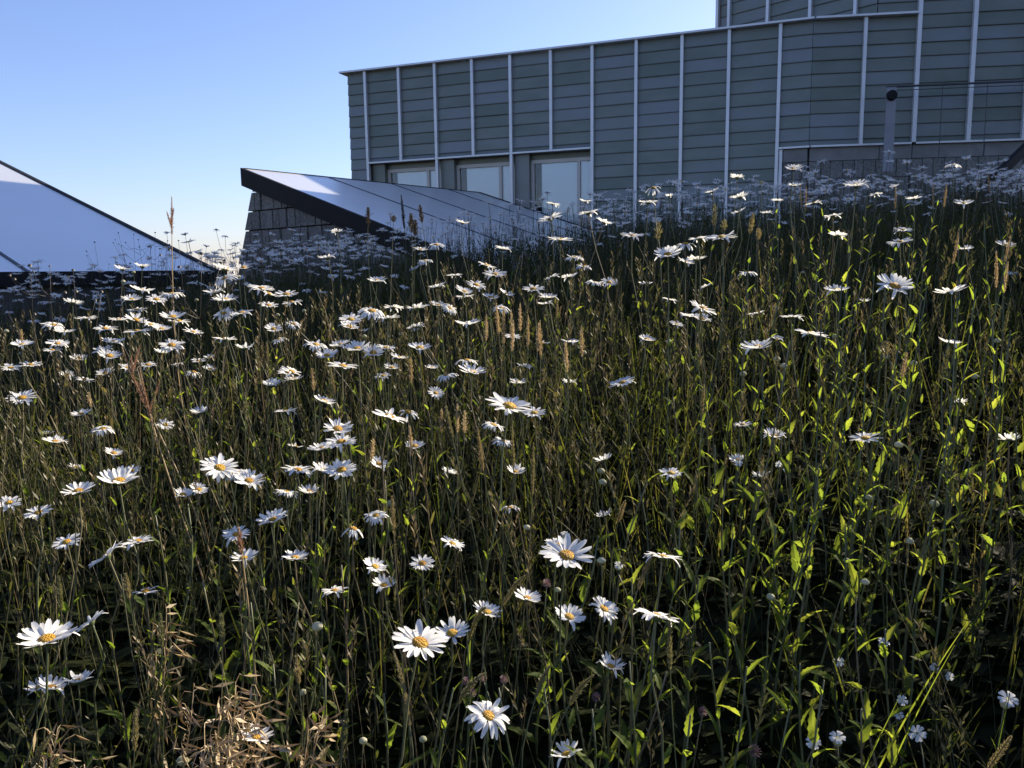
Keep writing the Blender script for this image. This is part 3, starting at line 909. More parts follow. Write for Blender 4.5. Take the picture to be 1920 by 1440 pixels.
# (u, v, width, kind[, label]) read from the photograph
D1 = [
 (88,1200,98,'o','large white daisy with a big yellow centre at the lower left edge'),
 (170,1168,60,'l','tilted daisy just right of the large lower left daisy'),
 (147,1277,44,'c','half closed daisy below the large lower left daisy'),
 (97,1290,30,'c','small closed daisy left of the half closed one, lower left'),
 (480,1383,60,'o','daisy with missing front petals near the bottom, left of centre'),
 (787,1207,100,'o','largest white daisy with broad yellow centre, bottom centre-left'),
 (848,1188,65,'n','daisy overlapping the right side of the largest bottom daisy'),
 (913,1148,54,'o','open daisy between the largest daisy and the bare centre stems'),
 (988,1122,50,'o','daisy up and right of the open daisy in the lower centre'),
 (1062,1043,94,'o','big fan-shaped daisy on an upright stem right of centre'),
 (1045,1022,40,'n','daisy peeking from behind the big fan-shaped daisy'),
 (1067,1157,56,'o','daisy crossed by a brown stem below the big fan-shaped daisy'),
 (1132,1142,54,'o','daisy between the stem-crossed daisy and the drooping one'),
 (1232,1157,84,'r','wide daisy with drooping lower petals, lower right of centre'),
 (1242,1045,66,'r','daisy above the wide drooping daisy, right of centre'),
 (1145,1250,40,'c','small upturned daisy below the wide drooping daisy'),
 (915,1343,80,'f','daisy facing the viewer near the bottom edge'),
 (1062,1415,48,'c','flat young daisy touching the bottom edge'),
 (720,1098,36,'c','brush-shaped half open daisy left of centre'),
 (200,1043,66,'l','daisy seen from the side leaning to the left'),
 (257,1017,54,'n','daisy just right of the left leaning daisy'),
 (955,763,82,'o','large open daisy with bright centre in the middle of the meadow'),
 (1002,775,40,'o','small daisy tucked right of the large middle daisy'),
 (730,782,62,'o','wide daisy left of the large middle daisy'),
 (765,773,38,'n','daisy hidden behind the wide middle-left daisy'),
 (640,882,58,'o','daisy with orange centre at the right of a row of three'),
 (608,883,50,'n','middle daisy of the row of three left of centre'),
 (558,882,52,'r','leftmost daisy of the row of three left of centre'),
 (412,878,66,'n','broad daisy above a pale bud, centre left'),
 (445,887,42,'n','daisy behind the broad centre-left daisy'),
 (467,902,52,'o','daisy with raised back petals right of the broad centre-left one'),
 (223,903,66,'c','bowl shaped daisy left of centre'),
 (147,922,54,'o','ragged daisy with open centre near the left edge'),
 (512,975,54,'o','bluish white daisy with open centre, centre left'),
 (1677,538,62,'f','daisy turned to the viewer at the upper right'),
 (1252,478,46,'f','round daisy facing the viewer below the zinc panels'),
 (1520,627,56,'s','level daisy on a bare stem at the right'),
 (1420,652,56,'n','daisy with ruffled petals left of the level one'),
 (1783,548,52,'s','flat daisy with one raised petal at the upper right'),
 (1623,823,52,'n','daisy on a leaning stem in the right half'),
 (1167,718,48,'o','lone daisy in the dark gap right of centre'),
 (1353,447,54,'s','wide flat daisy under the seed heads, upper right'),
 (640,830,56,'n','upswept daisy above the row of three'),
 (633,805,52,'o','daisy stacked above the upswept one'),
]
D2 = """267 545 42 o|322 552 40 n|422 505 45 o|457 502 30 n|422 523 40 n|403 548 38 n|490 542 45 n|503 551 36 n|537 553 38 o|503 573 32 n|547 568 34 n|423 563 46 n|230 505 30 s|267 500 30 s|137 568 34 n|162 598 35 s|100 610 36 n|122 623 36 o|108 645 36 n|98 657 30 s|42 647 38 n|323 595 45 n|335 603 36 o|293 562 34 n|247 562 36 n|257 582 34 n|223 600 32 n|255 600 38 n|283 610 34 n|197 617 38 n|257 622 45 n|303 617 34 n|213 642 38 o|192 657 34 n|205 668 38 s|322 648 42 o|305 662 32 c|362 623 32 s|420 588 35 n|453 587 36 n|422 637 40 n|460 653 33 c|513 617 30 o|550 608 28 o|523 637 28 n|592 647 40 n|613 667 40 o|547 697 36 c|550 712 34 n|147 673 30 n|20 690 32 n|57 685 36 o|125 703 26 o|157 713 32 s|197 700 32 n|238 690 28 n|277 685 32 n|372 677 24 o|363 698 28 n|393 692 24 o|393 670 20 n|333 683 22 r|615 483 33 s|632 435 22 n
707 527 34 o|820 538 32 s|870 547 32 o|872 557 30 n|893 535 35 o|928 515 40 n|912 498 32 o|852 517 26 n|797 490 26 n|1077 483 30 n|1095 500 27 n|1067 520 32 s|1035 520 28 s|1115 530 30 o|1142 530 30 n|1000 543 38 n|1028 558 35 o|1023 570 28 s|950 552 30 o|920 558 30 s|940 578 30 n|822 572 27 n|843 578 28 n|697 585 50 o|727 597 42 n|783 578 40 o|737 577 34 s|658 600 40 o|655 613 36 o|780 613 30 n|683 620 18 n|878 608 45 n|960 632 32 n|1017 643 25 c|1070 642 33 n|638 647 38 n|670 655 46 n|700 662 38 o|723 653 33 o|642 688 50 r|787 653 42 o|748 671 35 s|735 690 30 n|718 705 28 s|810 690 27 s|875 677 40 n|885 698 50 o|838 705 38 o|985 688 30 s|972 718 33 o|1068 718 22 c|817 737 25 f|607 753 42 o|925 798 40 o|943 828 38 o|603 842 48 o|778 837 35 o|710 870 30 o|967 885 30 c|843 887 25 c|957 952 24 c|1132 863 36 c|580 923 36 c|537 923 40 o
1310 448 36 n|1285 458 36 s|1305 487 35 o|1287 492 30 s|1402 512 32 n|1572 442 32 n|1562 405 30 s|1687 455 40 s|1693 432 30 o|1568 545 45 n|1810 467 28 n|1885 460 32 n|1897 515 20 c|1483 595 40 s|1318 580 50 n|1315 598 36 o|1418 588 28 n|1325 537 24 s|1290 593 30 s|1268 608 24 o|1782 643 38 s|1622 565 18 c|1452 818 40 c|1892 825 33 c|1393 797 25 o|1798 755 22 c|1457 635 22 n|1383 863 16 c|1213 637 32 o|1255 562 27 s|1210 533 26 s
1225 353 28 o|1255 368 16 c|1215 380 30 s|1335 360 25 s|1387 370 34 n|1382 333 26 s|1037 383 25 s|1098 378 22 s|1103 400 34 n|1133 417 30 n|1033 410 42 s|1185 443 38 o|1050 450 42 n|1385 398 28 n|1457 377 22 n|867 418 25 s|1437 400 22 s|943 467 30 n|1488 317 30 n|1605 348 42 n|1787 310 25 n|1642 365 20 s|1677 350 18 n|1713 373 28 s|1807 382 32 n|1525 382 27 s|1490 348 26 n|818 460 28 o|788 468 26 n|927 517 28 n
42 747 46 n|152 777 35 n|193 805 37 o|103 828 40 o|213 850 28 n|310 797 28 f|375 773 32 c|510 722 36 c|540 698 34 n|535 772 40 s|553 838 22 n|247 883 30 n|17 943 40 o|72 962 46 o|125 1017 46 r|457 1047 50 n|443 1003 48 n|553 1047 48 n|87 813 16 n|142 877 20 s|343 928 28 c|373 918 26 n|273 1110 45 n|627 1108 36 o|705 967 36 o|662 992 42 o|703 1063 42 n|848 1020 38 o|792 1057 28 n|1258 888 42 n|1133 967 20 c|1427 893 18 c|75 1290 24 c"""
D3 = """67 538|8 547|103 555|93 567|63 603|113 598|185 555|186 570|188 581|158 580|247 532|127 533|383 535|405 430|422 443|387 462|347 440|313 437|510 440|553 446|575 545|605 550|758 540|778 505|480 440|540 452|587 447|597 458|615 462|515 480|560 490|490 490|645 445|660 470|690 440|735 435|700 450|755 445|640 500|685 505|720 500|665 480|575 465|470 470|450 520|465 535|610 505|625 520|655 520|740 520|960 410|985 425|1010 420|940 440|965 450|1000 455|1080 425|1150 380|1140 400|1170 390|1180 370|1265 345|1250 400|1290 400|1230 415|1320 385|1175 420|1210 440|1415 380|1430 362|1550 350|1575 345|1630 350|1660 370|1730 335|1755 345|1770 330|1820 345|1840 355|1870 350|1895 360|1750 365|1850 380|1590 375|1480 372|1505 358"""
BUDS = [(595,1173,22),(568,1297,14),(1457,672,13),(1470,685,13),(1393,700,12),(1662,667,15),(1713,680,13),(1827,705,14),(1685,833,15),(1870,638,12),(1705,1013,16),(1622,1090,15),(1445,1118,15),(1587,1050,10),(1752,943,17),(1629,932,13),(1427,342,12),(1255,640,11),(1127,882,14),(1130,903,15),(1128,1050,16),(988,988,13),(1045,1105,12),(733,943,16),(430,897,16),(12,620,12),(38,662,9),(250,510,10),(231,527,12),(368,562,11),(447,518,12),(520,590,12),(570,582,10),(683,630,10),(753,625,10),(1095,660,9),(793,1385,13),(681,1388,14),(343,1425,22),(1505,510,8),(1455,578,10),(1565,630,10)]
for t in D1: daisy(t[0], t[1], t[2], t[3], t[4])
for line in D2.split('\n'):
    for it in line.split('|'):
        u_, v_, w_, k_ = it.split()
        daisy(float(u_), float(v_), float(w_), k_)
for it in D3.split('|'):
    u_, v_ = map(float, it.split())
    # shaded ones stand beyond the edge of the building's shadow
    Y0 = 3.5; best = None
    for Y in np.linspace(3.5, 6.0, 60):
        p = at_depth(u_, v_, Y); h = p.z - gz(p.x, p.y)
        if best is None or abs(h - .46) < best[0]: best = (abs(h - .46), p, Y)
    p = best[1]
    if p.z - gz(p.x, p.y) < .2 or p.z - gz(p.x, p.y) > .8: continue
    daisy(u_, v_, 20, random.choice('nnsco'), pos=p, size=random.uniform(.044, .056))
n_daisies = len(ALL)
for (u_, v_, w_) in BUDS: daisy(u_, v_, w_, 'b')

# ---- other individual plants --------------------------------------------------
def plant_root(name, u, v, hpref, hs=.10, wpx=None, size=.05, ymax=5.5):
    """base of a plant whose top shows at (u, v)"""
    d = ray(u, v); best = None
    for Y in np.exp(np.linspace(math.log(.55), math.log(ymax), 160)):
        p = CAM + d * (Y / d.y); h = p.z - gz(p.x, p.y)
        if h < .06: continue
        c_ = ((h - hpref) / hs) ** 2 + (0 if wpx is None else (math.log(Y / (F * size / wpx)) / .2) ** 2)
        if best is None or c_ < best[0]: best = (c_, Y, p, h)
    _, Y, p, h = best
    return Y, p, h

def leafy_weed(u, v, hpref=.36, ln=.045, toothed=True, count=11, label=None, group=None, ymax=5.5):
    Y, p, h = plant_root('weed', u, v, hpref, ymax=ymax)
    lean = Vector((random.gauss(.01, .05), random.gauss(0, .04), 0))
    bx_, by_ = p.x - lean.x, p.y - lean.y; zb = gz(bx_, by_)
    root = empty('leafy_weed', (bx_, by_, zb))
    pts = stem_curve(p.z - zb, lean, .02, n=9)
    V, F_ = tube(pts, list(np.linspace(.0022, .0010, 9)), 5)
    link('stem', mesh_arr('stem', V, F_, M['stem'], smooth=True), root)
    add_leaves(root, pts, count, .06, 1.0, ln * .75, ln * 1.2, LEAF_T if toothed else LEAF_N)
    return root, p
def spike_geo(L, r, n=9, sides=8, fuzz=.35, taper=True):
    """bristly cylinder spike made of many small scales"""
    V, F_ = [], []
    rows = max(6, int(L / (r * .9)))
    for i in range(rows):
        t = i / (rows - 1)
        rr_ = r * (math.sin(math.pi * (.08 + .86 * t)) ** .45 if taper else 1)
        for k in range(sides):
            an = 2 * math.pi * (k + .5 * (i % 2)) / sides + random.uniform(-.2, .2)
            c_, s_ = math.cos(an), math.sin(an)
            z = t * L
            l_ = L / rows * 2.2
            o = rr_ * (1 + fuzz * random.uniform(.0, 1))
            b = len(V)
            wv = rr_ * .45
            V += [(rr_ * .3 * c_, rr_ * .3 * s_, z), (o * .9 * c_ - wv * s_, o * .9 * s_ + wv * c_, z + l_ * .5), (o * 1.1 * c_, o * 1.1 * s_, z + l_), (o * .9 * c_ + wv * s_, o * .9 * s_ - wv * c_, z + l_ * .5)]
            F_ += [(b, b + 1, b + 2, b + 3)]
    return V, F_
def bend_geo(V, axis_pts):
    """map geometry built along z in [0,1] to a polyline"""
    out_ = []
    n = len(axis_pts) - 1
    for (x, y, z) in V:
        t = min(max(z, 0), .9999) * n; k = int(t); f = t - k
        a_, b_ = axis_pts[k], axis_pts[k + 1]
        p = a_.lerp(b_, f); tg = (b_ - a_).normalized()
        X = tg.cross(Vector((.2, .95, .1))).normalized(); Yv = tg.cross(X)
        out_.append(p + X * x + Yv * y + tg * 0)
    return out_
def grass_spike(u, v, Lpx, name, mat, r=.0035, hpref=.5, lean=None, droop=0.0, label=None, cat='grass', group=None, stem_r=.0008, fuzz=.35):
    Y, p, h = plant_root(name, u, v, hpref)
    L = Lpx * Y / F
    if lean is None: lean = Vector((random.gauss(0, .05), random.gauss(0, .04), 0))
    bx_, by_ = p.x - lean.x, p.y - lean.y; zb = gz(bx_, by_)
    root = empty(name, (bx_, by_, zb))
    hh = p.z - zb
    pts = stem_curve(hh, lean, .012, n=15)
    if droop:      # the tip nods over
        sgn = Vector((lean.x, lean.y, 0)); sgn = sgn.normalized() if sgn.length > 1e-3 else Vector((1, 0, 0))
        top = pts[-1]
        k0 = 10
        for i in range(k0, 15):
            t = (i - k0) / 4
            pts[i] = pts[i] + sgn * (.035 * t) - Z * (droop * t * t)
    tot = sum((pts[i + 1] - pts[i]).length for i in range(14))
    frac = min(.6, L / tot)
    # resample upper part for the spike
    def at_t(t):
        x = t * 14; k = min(int(x), 13); return pts[k].lerp(pts[k + 1], x - k)
    V, F_ = tube(pts, list(np.linspace(.0013, stem_r * .7, 15)), 4)
    link('stem', mesh_arr('stem', V, F_, M['stem'], smooth=True), root)
    ax = [at_t(1 - frac + frac * i / 7) for i in range(8)]
    V, F_ = spike_geo(1.0, r, fuzz=fuzz)
    rows_scale = L
    V = spike_scaled(r, L, fuzz)
    link('spike', mesh_arr('spike', bend_geo(V[0], ax), V[1], M[mat]), root)
    tag(root, label, cat, group)
    return root
def spike_scaled(r, L, fuzz):
    V, F_ = [], []
    sides = 7; rows = int(min(60, max(8, L / (r * 1.0))))
    for i in range(rows):
        t = i / rows
        rr_ = r * max(.2, math.sin(math.pi * (.16 + .80 * t ** .8)) ** .8) * random.uniform(.75, 1.2)
        for k in range(sides):
            an = 2 * math.pi * (k + .5 * (i % 2)) / sides + random.uniform(-.25, .25)
            c_, s_ = math.cos(an), math.sin(an)
            o = rr_ * (1 + fuzz * random.uniform(-.3, 1)); l_ = 2.0 / rows; wv = rr_ * .42
            b = len(V)
            V += [(rr_ * .2 * c_, rr_ * .2 * s_, t), (o * .85 * c_ - wv * s_, o * .85 * s_ + wv * c_, t + l_ * .5), (o * 1.1 * c_, o * 1.1 * s_, t + l_), (o * .85 * c_ + wv * s_, o * .85 * s_ - wv * c_, t + l_ * .5)]
            F_ += [(b, b + 1, b + 2, b + 3)]
    return V, F_

ORD = ['first', 'second', 'third', 'fourth', 'fifth', 'sixth', 'seventh', 'eighth', 'ninth', 'tenth', 'eleventh', 'twelfth', 'thirteenth', 'fourteenth', 'fifteenth', 'sixteenth', 'seventeenth', 'eighteenth', 'nineteenth', 'twentieth', 'twenty-first', 'twenty-second', 'twenty-third', 'twenty-fourth', 'twenty-fifth', 'twenty-sixth', 'twenty-seventh', 'twenty-eighth', 'twenty-ninth', 'thirtieth']
def label_cells(recs, what, cat, group, cols, rows):
    """records (obj,u,v): put each in a cell of the meadow and number them from the left"""
    cells = {}
    for (o, u, v) in recs:
        c = next(i for i, (b, _) in enumerate(cols) if u < b); r = next(i for i, (b, _) in enumerate(rows) if v < b)
        cells.setdefault((r, c), []).append((u, v, o))
    for (r, c), L in cells.items():
        L.sort(key=lambda q: q[0])
        for i, (u, v, o) in enumerate(L):
            where = '%s %s' % (rows[r][1], cols[c][1])
            lab = ('%s %s' % (what, where)) if len(L) == 1 else '%s from left among %s %s' % (ORD[min(i, 29)], what, where)
            tag(o, lab, cat, group)
COLS5 = [(420, 'below the left metal roof'), (720, 'below the granite gable'), (1010, 'below the sloping skylight'), (1460, 'below the tall zinc panels'), (9999, 'below the railing')]
COLS9 = [(210, 'below the far left roof'), (420, 'below the left roof tip'), (570, 'below the gable corner'), (720, 'below the granite gable'), (870, 'below the black fascia'), (1010, 'below the skylight roof'), (1200, 'below the third window'), (1340, 'below the first tall panels'), (1470, 'below the last tall panels'), (1640, 'below the pale post'), (9999, 'below the wire mesh')]
ROWS_D = [(470, 'farthest back'), (530, 'far back'), (600, 'in the upper meadow'), (680, 'in the middle meadow'), (800, 'in the lower middle meadow'), (960, 'in the nearer meadow'), (9999, 'in the foreground')]
recs = []
for (o, u, v, w, k, lab) in ALL[:n_daisies]:
    if lab: tag(o, lab, 'daisy', 'oxeye daisies in the meadow')
    else: recs.append((o, u, v))
label_cells(recs, 'daisies', 'daisy', 'oxeye daisies in the meadow', COLS9, ROWS_D)
for o, u, v in recs:
    if not o['label'].startswith(tuple(ORD)): o['label'] = 'only small daisy ' + o['label'].split(' ', 1)[1]
label_cells([(o, u, v) for (o, u, v, w, k, lab) in ALL[n_daisies:]], 'pale buds', 'flower bud', 'daisy buds in the meadow', COLS5, [(700, 'in upper meadow'), (9999, 'in lower meadow')])
for (o, u, v, w, k, lab) in ALL[n_daisies:]: o.name = 'budding_daisy'

# bright leafy weeds
WEEDS = [(1535,868),(1420,905),(1340,835),(1640,930),(1750,985),(1605,1120),(1330,1205),(1310,1085),(1500,1245),(1185,1085),(1110,1330),(935,1290),(870,1115),(512,1245),(1885,890),(1905,800),(1262,745),(1560,430),(1462,420),(1682,425),(1742,450),(1622,655),(1702,722),(1852,722),(1782,800),(1482,765),(1392,560),(1122,1005),(1215,900),(722,900),(352,945),(442,705),(1520,960),(1455,985),(1375,1000),(1275,985),(1585,985),(1820,860),(1730,840),(1660,1180),(1545,1275),(1400,1250),(1250,1260),(1180,1240),(1295,1340),(1020,1290),(850,1290),(720,1300),(610,1250),(640,1060),(560,1130),(380,1090),(290,960),(470,1130),(1480,1330),(1615,1330),(1360,900),(1570,780),(1340,720),(1640,760),(1430,700),(1530,520),(1640,500),(1730,560),(1860,600),(1490,480),(1800,520)]
TALL = [(1405,470),(1455,395),(1500,372),(1545,392),(1590,430),(1625,372),(1650,400),(1690,352),(1715,402),(1760,372),(1800,420),(1845,400),(1880,442),(1905,400),(1470,520),(1580,520),(1660,540),(1740,520),(1830,540),(1895,620),(1540,600),(1690,620),(1790,640),(1480,640),(1610,700)]
recs = []
for (u_, v_) in TALL:
    o, p = leafy_weed(u_, v_, .56, .034, toothed=random.random() < .4, count=16, ymax=2.7)
    recs.append((o, u_, v_))
for i, (u_, v_) in enumerate(WEEDS):
    big = u_ > 1050 and v_ > 700
    o, p = leafy_weed(u_, v_, .36 if v_ > 700 else .46, .052 if big else .040, toothed=random.random() < (.92 if big else .7), count=10)
    recs.append((o, u_, v_))
label_cells(recs, 'green leafy weeds', 'weed', 'leafy weeds among the daisies', [(700, 'at the left'), (1100, 'in the centre'), (1460, 'right of centre'), (9999, 'at the right')], [(600, 'far back'), (820, 'in the middle'), (1000, 'in the nearer meadow'), (1200, 'near the front'), (9999, 'at the bottom')])
for o, u, v in recs:
    if not o['label'].startswith(tuple(ORD)): o['label'] = 'only ' + o['label'].replace('weeds', 'weed')

# seed spikes of grasses: (u, v top, length px, lean x)
recs = []
TAN = [(930,568,60),(945,575,70),(958,580,66),(975,568,55),(990,590,60),(912,590,50),(962,600,60),(1010,605,55),(828,765,50),(858,757,55),(872,770,45),(768,798,62),(700,822,45),(585,690,45),(40,617,25),(165,735,30),(770,670,50),(1012,600,70),(1090,610,60),(1060,640,60),(1868,470,70),(1890,490,60),(1800,425,70),(1835,325,45),(1853,328,36),(1750,340,50),(1775,345,42),(1680,350,40),(1500,345,45),(1512,350,42),(1895,440,50),(1700,660,50)]
for (u_, v_, L_) in TAN:
    o = grass_spike(u_, v_, L_, 'tan_grass', 'tan', r=.0022, hpref=.5 if v_ < 700 else .42, fuzz=1.6)
    recs.append((o, u_, v_))
label_cells(recs, 'tan feathery grass heads', 'grass', 'tan grass heads in the meadow', [(700, 'at the left'), (1100, 'in the centre'), (9999, 'at the right')], [(460, 'against the building'), (620, 'in the upper meadow'), (9999, 'in the middle meadow')])
recs = []
GREEN = [(745,1165,200,.02,.05),(988,1185,120,.05,.05),(1255,1150,120,0,0),(875,1030,160,.03,.06),(1055,1190,130,.03,.05),(850,1170,140,.05,.06),(930,1000,120,.04,.05),(555,1230,60,.02,0),(47,1090,85,.03,.03),(300,1150,70,-.02,0),(235,1075,60,0,0),(110,1080,80,.02,0),(1320,720,60,0,0),(1312,560,40,0,0),(1045,560,36,0,0),(835,755,70,0,0),(895,800,90,0,0),(960,795,90,0,0),(1000,830,110,0,0),(1160,870,90,.03,.04),(735,930,70,0,0),(460,735,45,0,0),(500,640,40,0,0),(152,625,40,0,0),(620,690,50,0,0),(290,735,60,0,0),(1895,560,70,0,0),(1175,1000,100,0,.03),(650,1330,80,0,0),(415,1150,70,.02,0),(1825,1310,110,.02,.02),(25,1300,130,.04,.04),(60,1345,100,.08,.03),(255,1330,90,0,0)]
for (u_, v_, L_, lx, dr_) in GREEN:
    o = grass_spike(u_, v_, L_, 'green_grass_spike', 'spike', r=.0027 if v_ > 700 else .0023, hpref=.46, lean=Vector((lx + random.gauss(0, .03), random.gauss(0, .03), 0)), droop=dr_, fuzz=.5)
    recs.append((o, u_, v_))
label_cells(recs, 'slender grass spikes', 'grass', 'slender grass spikes', [(700, 'at the left'), (1100, 'in the centre'), (9999, 'at the right')], [(700, 'in the upper meadow'), (1000, 'in the middle meadow'), (9999, 'in the foreground')])
recs = []
for (u_, v_, L_) in [(752,365,62),(690,388,38),(770,400,36),(787,384,34),(778,412,30),(738,404,12)]:
    o = grass_spike(u_, v_, L_, 'dark_grass_head', 'dark', r=.0045, hpref=.66, fuzz=.9)
    recs.append((o, u_, v_))
label_cells(recs, 'dark clumped grass heads', 'grass', 'dark grass heads before the skylight roof', [(9999, 'against the sloping skylight roof')], [(9999, 'standing')])
recs = []
for (u_, v_, L_) in [(1340,383,40),(1236,415,36),(1358,412,20),(1412,400,38),(1422,428,22),(1660,640,30)]:
    o = grass_spike(u_, v_, L_, 'brown_seed_head', 'spike', r=.0062, hpref=.5, fuzz=1.0, cat='seed head')
    recs.append((o, u_, v_))
label_cells(recs, 'chunky brown seed heads', 'seed head', 'brown seed heads on tall stalks', [(9999, 'before the tall zinc panels')], [(9999, 'standing')])

# rust coloured sorrel
def sorrel(u, v, Lpx, label, lean, hpref=.5, branches=4, Lb=.06):
    Y, p, h = plant_root('sorrel', u, v, hpref)
    bx_, by_ = p.x - lean.x, p.y - lean.y; zb = gz(bx_, by_)
    root = empty('sorrel', (bx_, by_, zb)); tag(root, label, 'sorrel', 'rust coloured sorrel')
    pts = stem_curve(p.z - zb, lean, .02, n=15)
    V, F_ = tube(pts, list(np.linspace(.0018, .0008, 15)), 5); link('stem', mesh_arr('stem', V, F_, M['tan'], smooth=True), root)
    L = Lpx * Y / F
    tot = sum((pts[i + 1] - pts[i]).length for i in range(14)); fr_ = min(.7, L / tot)
    def at_t(t):
        x = t * 14; k = min(int(x), 13); return pts[k].lerp(pts[k + 1], x - k)
    ax = [at_t(1 - fr_ + fr_ * i / 7) for i in range(8)]
    V, F_ = spike_scaled(.0018, L, 2.0)
    link('flower_spike', mesh_arr('flower_spike', bend_geo(V, ax), F_, M['rust']), root)
    for b in range(branches):
        s = at_t(1 - fr_ * random.uniform(.3, 1)); an = random.uniform(0, 6.28)
        e = s + Vector((math.cos(an) * .35, math.sin(an) * .35, .9)) * random.uniform(.5, 1.1) * Lb
        V, F_ = spike_scaled(.0016, (e - s).length, 1.2)
        link('flower_spike', mesh_arr('flower_spike', bend_geo(V, [s.lerp(e, i / 4) for i in range(5)]), F_, M['rust']), root)
sorrel(322, 368, 70, 'rust coloured sorrel spike standing against the sky', Vector((-.02, .0, 0)), hpref=.72, branches=3, Lb=.05)
sorrel(228, 650, 130, 'rust red sorrel leaning left across the daisies', Vector((-.16, .02, 0)), hpref=.47, branches=2)
sorrel(262, 690, 110, 'rust red sorrel strand bent over among the left daisies', Vector((-.12, .05, 0)), hpref=.44, branches=2)
sorrel(447, 988, 60, 'short rust red sorrel spike in front of a daisy', Vector((.0, .02, 0)), hpref=.45, branches=2, Lb=.02)

# tan brome panicles lower left
def brome(u, v, label, lean, hpref=.42, L=.16, n=40, mat='tan'):
    Y, p, h = plant_root('brome', u, v, hpref)
    bx_, by_ = p.x - lean.x, p.y - lean.y; zb = gz(bx_, by_)
    root = empty('brome_grass', (bx_, by_, zb)); tag(root, label, 'grass', 'drooping brome grass')
    pts = stem_curve(p.z - zb, lean, .02, n=11)
    for i in range(7, 11): pts[i] = pts[i] + Vector((lean.x, lean.y, 0)) * (.05 * (i - 6)) - Z * (.004 * (i - 6) ** 1.5)
    V, F_ = tube(pts, list(np.linspace(.0014, .0005, 11)), 4); link('stem', mesh_arr('stem', V, F_, M[mat], smooth=True), root)
    V, F_ = [], []
    for k in range(n):
        t = random.uniform(.55, 1.0); x = t * 10; i = min(int(x), 9); s = pts[i].lerp(pts[i + 1], x - i)
        an = random.uniform(0, 6.28); rr_ = random.uniform(.006, .026)
        m_ = s + Vector((math.cos(an) * rr_, math.sin(an) * rr_, random.uniform(-.01, .02)))
        v_, f_ = tube([s, s.lerp(m_, .6) + Z * .006, m_], .0004, 3, cap=False); b = len(V); V += v_; F_ += [tuple(q + b for q in f) for f in f_]
        d_ = (Vector((math.cos(an), math.sin(an), 0)) * .5 + Vector((lean.x, lean.y, 0)).normalized() * .5 + Z * random.uniform(-.9, .3)).normalized()
        ln = random.uniform(.014, .026); sd_ = d_.cross(Vector((random.random(), random.random(), random.random()))).normalized(); s2 = d_.cross(sd_)
        wv = .0022
        b = len(V)
        V += [m_, m_ + d_ * ln * .4 + sd_ * wv, m_ + d_ * ln * .4 - sd_ * wv, m_ + d_ * ln * .4 + s2 * wv, m_ + d_ * ln]
        F_ += [(b, b + 1, b + 3), (b, b + 3, b + 2), (b + 1, b + 4, b + 3), (b + 3, b + 4, b + 2), (b, b + 2, b + 1), (b + 1, b + 2, b + 4)]
    ob = link('seed_panicle', mesh_arr('seed_panicle', V, F_, M[mat]), root); tag(ob, kind='stuff')
BL = [(420,1225,.05,'uppermost'),(455,1250,.09,'rightmost'),(390,1270,.06,'second highest'),(340,1240,.05,'leftmost of the upper'),(440,1300,.07,'third highest'),(400,1330,.05,'lower middle'),(470,1345,.08,'lower right'),(360,1350,.04,'lower left'),(130,1375,.06,'pale bottom left'),(90,1310,.05,'left edge'),(295,1090,.04,'solitary upper'),(560,1335,.03,'small isolated'),(585,1300,.03,'thin right hand')]
for (u_, v_, lx, w_) in BL:
    brome(u_, v_, '%s tan drooping brome panicle in the lower left corner' % w_, Vector((lx, random.gauss(0, .03), 0)))

# bladder campion, lower right, and clover
CP = []
for st in range(2):
    V, F_ = [], []
    for k in range(5):
        for sg in (-.16, .16):
            an = 2 * math.pi * k / 5 + sg * 1.5 + random.uniform(-.05, .05)
            c_, s_ = math.cos(an), math.sin(an); b = len(V)
            for (r_, w_, z) in ((.15, .05, .0), (.55, .16, .08), (.9, .20, .05), (1.0, .10, .0)):
                z += random.uniform(-.04, .04)
                V += [(r_ * c_ - w_ * s_, r_ * s_ + w_ * c_, z), (r_ * c_ + w_ * s_, r_ * s_ - w_ * c_, z)]
            F_ += [(b + 2 * i, b + 2 * i + 2, b + 2 * i + 3, b + 2 * i + 1) for i in range(3)]
    CP.append(mesh_arr('petals', V, F_, M['petal'], smooth=True))
def bladder_geo():
    V, F_ = [], []; na = 10
    prof = [(.06, -1.5), (.36, -1.35), (.55, -1.0), (.55, -.6), (.38, -.2), (.22, 0)]
    for (q, z) in prof:
        for k in range(na): an = 2 * math.pi * k / na; V.append((q * math.cos(an), q * math.sin(an), z))
    for i in range(len(prof) - 1):
        for k in range(na): F_.append((i * na + k, i * na + (k + 1) % na, (i + 1) * na + (k + 1) % na, (i + 1) * na + k))
    return V, F_
BLAD = mesh_arr('calyx', *bladder_geo(), M['bud'], smooth=True)
recs = []
